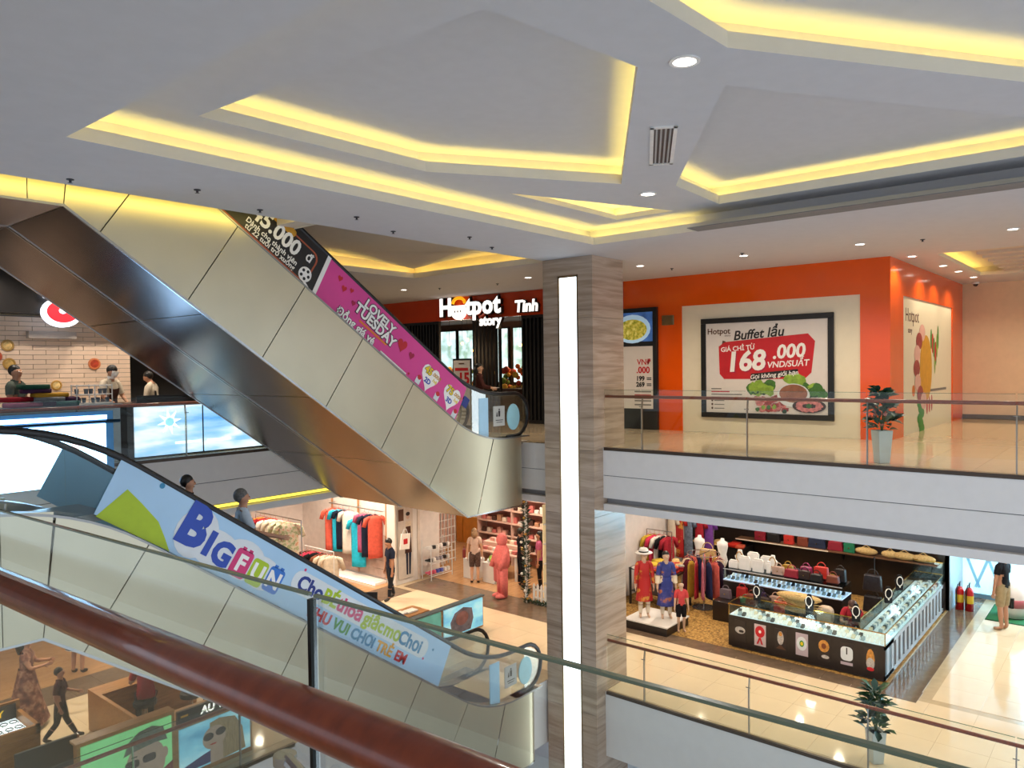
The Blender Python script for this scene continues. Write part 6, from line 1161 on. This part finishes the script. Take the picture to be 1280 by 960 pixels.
for k in range(12):
    n, c = fc_[(k*2+k//6) % 6]; folded('%s folded garment in pile %s on the dark table' % (n, ('one', 'two', 'three', 'four')[k//3]), (17.95+.4*((k//3) % 2), 9.65+.55*(k//6), F1+1.0+.06*(k % 3)), .1*k, fab('fold_'+n.replace(' ', '_'), c), 'folded garments on the dark table', .34, .3, .06)
hat('white hat on the dark table behind the red tunic', (17.9, 10.6, F1+1.0), wht_velvet, redm); hat('straw hat on the folded pile of the dark table', (18.3, 9.7, F1+1.18), straw, redm); hat('orange red hat on the front of the dark table', (17.9, 9.6, F1+1.18), M('orange_felt', '#b8482a', .8), yelm, .17)
rr = thing('round_rack', 'round chrome clothes rack with dark red garments', 'rack', (18.7, 9.1, F1)); MB().tube([(.42*math.cos(a), .42*math.sin(a), 1.45) for a in [2*PI*i/24 for i in range(24)]], .012, 6, True).tube([(0, 0, 0), (0, 0, 1.45)], .02, 8).tube([(-.42, 0, 1.45), (.42, 0, 1.45)], .01, 6).lathe([(.3, 0), (.3, .02)], 18).build('frame', chrome, rr)
for k in range(16):
    a = 2*PI*k/16; n, c = (('crimson', '#9a2430'), ('coral', '#c85a50'), ('wine', '#5a1c2a'), ('rose', '#b8687a'), ('plum', '#3a2438'), ('mustard', '#a8842a'), ('navy', '#23284a'), ('ivory', '#c8b8a0'))[(k*3) % 8]
    garment('%s garment on the round chrome rack%s' % (n, ' facing the walkway' if 4 <= k < 12 else ' on its far side'), (18.7+.42*math.cos(a), 9.1+.42*math.sin(a), F1+1.36), a+.2, fab('rack_'+n, c), .95, .3, 1.2, .0, 'garments on the round rack', th=.04)
bcab = thing('cabinet', 'low black cabinet with hats on top at the back of the carpet', 'cabinet', (21.9, 10.1, F1)); MB().box(-.3, .35, -.9, 1.1, 0, 1.0).build('body', black_p, bcab)
for y in (-.42, .08, .58): MB().box(-.305, -.3, y-.004, y+.004, .05, .95).build('door_gap', dk, bcab)
for y in (-.05, .02): MB().box(-.33, -.305, y-.3, y-.28, .6, .8).build('handle', chrome, bcab)
hat('large straw hat standing on the black cabinet', (21.8, 10.1, F1+1.0), straw, goldm, .26); hat('straw hat at the left of the black cabinet', (21.75, 10.75, F1+1.0), straw, redm, .2)
folded('red scarf lying on the black cabinet', (21.8, 9.6, F1+1.0), 0, fab('fold_scarlet', '#b8281c'), None, .5, .3, .1); folded('orange scarf beside the red one on the black cabinet', (21.65, 9.35, F1+1.0), .2, M('orange_felt'), None, .3, .25, .08)
for i, y in enumerate((9.95, 9.25)):
    tm = thing('torso_form', ['white dress form left of the straw basket', 'white dress form right of the straw basket'][i], 'dress form', (20.2, y, F1), 0, 'white dress forms'); MB().lathe([(.1, .8), (.15, .95), (.11, 1.12), (.16, 1.35), (.15, 1.45), (.06, 1.5), (.05, 1.56)], 14, sx=.7).build('torso', wht_velvet, tm, True); MB().tube([(0, 0, 0), (0, 0, .85)], .02, 8).lathe([(.18, 0), (.18, .02)], 16).build('stand', chrome, tm)
bk = thing('straw_basket', 'straw basket bag between the white dress forms', 'bag', (20.0, 9.6, F1+.95)); MB().prism([(-.25, 0), (.25, 0), (.22, .3), (-.22, .3)], -.08, .08, 'x').build('weave', straw, bk, bev=.03); MB().tube([(0, .16*math.cos(a), .3+.18*math.sin(a)) for a in [PI*i/8 for i in range(9)]], .014, 6).build('handle', straw, bk)
pl_ = thing('pedestal', 'black pedestal under the straw basket bag', 'pedestal', (20.0, 9.6, F1)); MB().box(-.15, .15, -.28, .28, 0, .93).build('column', blackwood, pl_); MB().box(-.17, .17, -.3, .3, .93, .95).build('top', blackwood, pl_)
rb = thing('garment_rail', 'high rail of red grey and purple tunics at the back', 'rail', (20.6, 10.6, F1)); MB().tube([(0, -.9, 2.1), (0, .6, 2.1)], .015, 8).build('bar', chrome, rb)
for y in (-.9, .6): MB().tube([(0, y, 0), (0, y, 2.1)], .015, 8).build('leg', chrome, rb)
for lb, y, m in (('ivory tunic at the left of the high rail', 11.05, ivs), ('red and gold tunic on the high rail', 10.8, red_ao), ('blue grey tunic on the high rail', 10.5, fab('blue_grey', '#6a7688', .3)), ('bright red tunic on the high rail', 10.15, redf), ('purple tunic at the right of the high rail', 9.85, fab('purple', '#6a3a88'))): garment(lb, (20.6, y, F1+2.02), math.radians(80), m, 1.25, .3, 1.1, .2, 'tunics on the high rail')
rc = thing('garment_rail', 'short rail of bright blouses behind the dark table', 'rail', (19.3, 10.7, F1)); MB().tube([(0, -.35, 1.75), (0, .45, 1.75)], .015, 8).build('bar', chrome, rc)
for y in (-.35, .45): MB().tube([(0, y, 0), (0, y, 1.75)], .015, 8).tube([(-.2, y, .02), (.2, y, .02)], .015, 8).build('leg', chrome, rc)
for lb, y, m in (('yellow blouse on the short rail', 11.05, fab('fold_yellow', '#c8a83a')), ('hot pink blouse on the short rail', 10.9, fab('hot_pink', '#d83a5a')), ('white blouse on the short rail', 10.75, whf), ('black blouse on the short rail', 10.6, black_f), ('scarlet blouse on the short rail', 10.45, redf)): garment(lb, (19.3, y, F1+1.66), math.radians(-20), m, .75, .4, 1.1, .25, 'blouses on the short rail')
for k in range(9):
    n, c = (('black', '#1a1718'), ('scarlet', '#c8342a'), ('white', '#d8d0c8'), ('dark brown', '#35241f'), ('tan', '#b08a5a'), ('navy', '#262f48'), ('crimson', '#8f1f30'), ('black', '#1a1718'), ('mustard', '#a8842a'))[k]
    o = thing('wallet', '%s wallet, %s from the left on the back edge of the lit case' % (n, ORD[k]), 'wallet', (19.22, 8.35-.3*k, F1+1.175), FX, 'wallets on the lit case'); MB().prism(rrect(-.09, 0, .09, .12, .02), -.02, .02, 'y').build('wallet_body', M('wallet_'+n.replace(' ', '_'), c, .45), o); MB().box(-.02, .02, -.024, -.02, .05, .08).build('clasp', gold, o)
# glass doors at the back with daylight behind
gd = struct(MB().box(24.0, 24.1, -3, 4.0, F1, F1+.12).box(24.0, 24.1, -3, 4.0, -1.4, -1.26).build('window_6', M('blue_grey_frame', '#6f93a8', .4)))
dayp = ramp_mat('daylit_frosted_glass', [(.3, '#9fd0e4'), (.55, '#c4e6f2'), (.75, '#e0f4fa')], .3, scale=.8, emit=1.1)
for k in range(7):
    MB().box(24.02, 24.06, 3.98-k-.96, 3.98-k, F1+.12, -1.4).build('pane', dayp, gd); MB().box(23.99, 24.1, 3.98-k-1.0, 3.98-k-.955, F1, -1.26).build('mullion', M('blue_grey_frame'), gd)
fr_ = M('painted_reflection_blue', '#7fb4cc', .4, emit=.5)  # diagonal reflections in the doors, drawn as glowing blue strips
for (y, a) in ((3.75, -.35), (3.5, .35), (3.25, -.35), (3.0, .35)): MB().cb((24.015, y, F1+.75), (.004, .07, 1.0), rx=a).build('reflection_stripe', fr_, gd)
l_ = lamp((23.9, 1.0, -3.0), 500, (.7, .88, 1), 'AREA', 3.0, rot=(0, math.radians(-90), 0)); l_.name = 'daylight_through_glass_doors'
# visitors at the right
person('man in black shirt and khaki shorts standing on the bright floor at the right', (21.5, 2.72, F1), AW+.5, 1.9, outfit=(tee(black_f, .6), shorts(fab('khaki', '#a08a68')), ('sandals', M('tan_sandal', '#a88868', .6), lambda t, k, c: t == 'foot' and c.z < .04, .012)), skin=skin_t)
person('person in dark top with pale shopping bag at the right edge', (22.0, 1.95, F1), LT, 1.7, outfit=(tee(fab('dark_teal', '#2a3438')), trousers(black_f), shoes()), arms=((.05, .05, -.28, .12, .06, -.5), (.1, .1, -.22, .3, -.1, -.1)))
handbag('pale woven shopping bag hanging beside the person at the right edge', (21.7, 2.15, F1+.45), .6, straw, .4, .42, .14, 1)
mt_ = thing('door_mat', 'green mat under the red and white ride at the right', 'mat', (22.6, 2.4, F1)); MB().box(-.5, 1.0, -.9, .75, .006, .02).build('pile', M('green_mat', '#1f6a3a', .9, var=.2, scale=40), mt_); MB().box(-.53, 1.03, -.93, .78, .0, .012).build('border', M('dark_green_edge', '#174a2a', .8), mt_)
kr = thing('ride_on_toy', 'white and pink rounded ride on machine on the green mat', 'ride', (22.7, 2.65, F1+.02)); MB().lathe([(.3, .02), (.36, .3), (.34, .62), (.2, .86), (.05, .92)], 20).build('shell', M('gloss_white_shell', '#d8ccc8', .25), kr, True); MB().lathe([(.365, .3), (.36, .45), (.35, .5)], 20).build('band', M('gloss_pink', '#b8606a', .3), kr, True); MB().tube([(-.34, 0, .3), (-.36, 0, .55)], .06, 10).build('dark_grille', black_r, kr)
# ================================================================== FINISH: turn lettering into meshes
bpy.context.view_layer.update()
dg = bpy.context.evaluated_depsgraph_get()
for o in TEXTS:
    me = bpy.data.meshes.new_from_object(o.evaluated_get(dg)); me.name = 'lettering'
    n = bpy.data.objects.new(o.name.split('.')[0], me); C.objects.link(n); n.parent = o.parent; n.matrix_local = o.matrix_local.copy()
    if not me.materials: me.materials.append(o.data.materials[0])
for o in TEXTS: bpy.data.objects.remove(o)
for J in JOBS: finish_person(J, dg)
for J in JOBS: bpy.data.objects.remove(J['ob'])
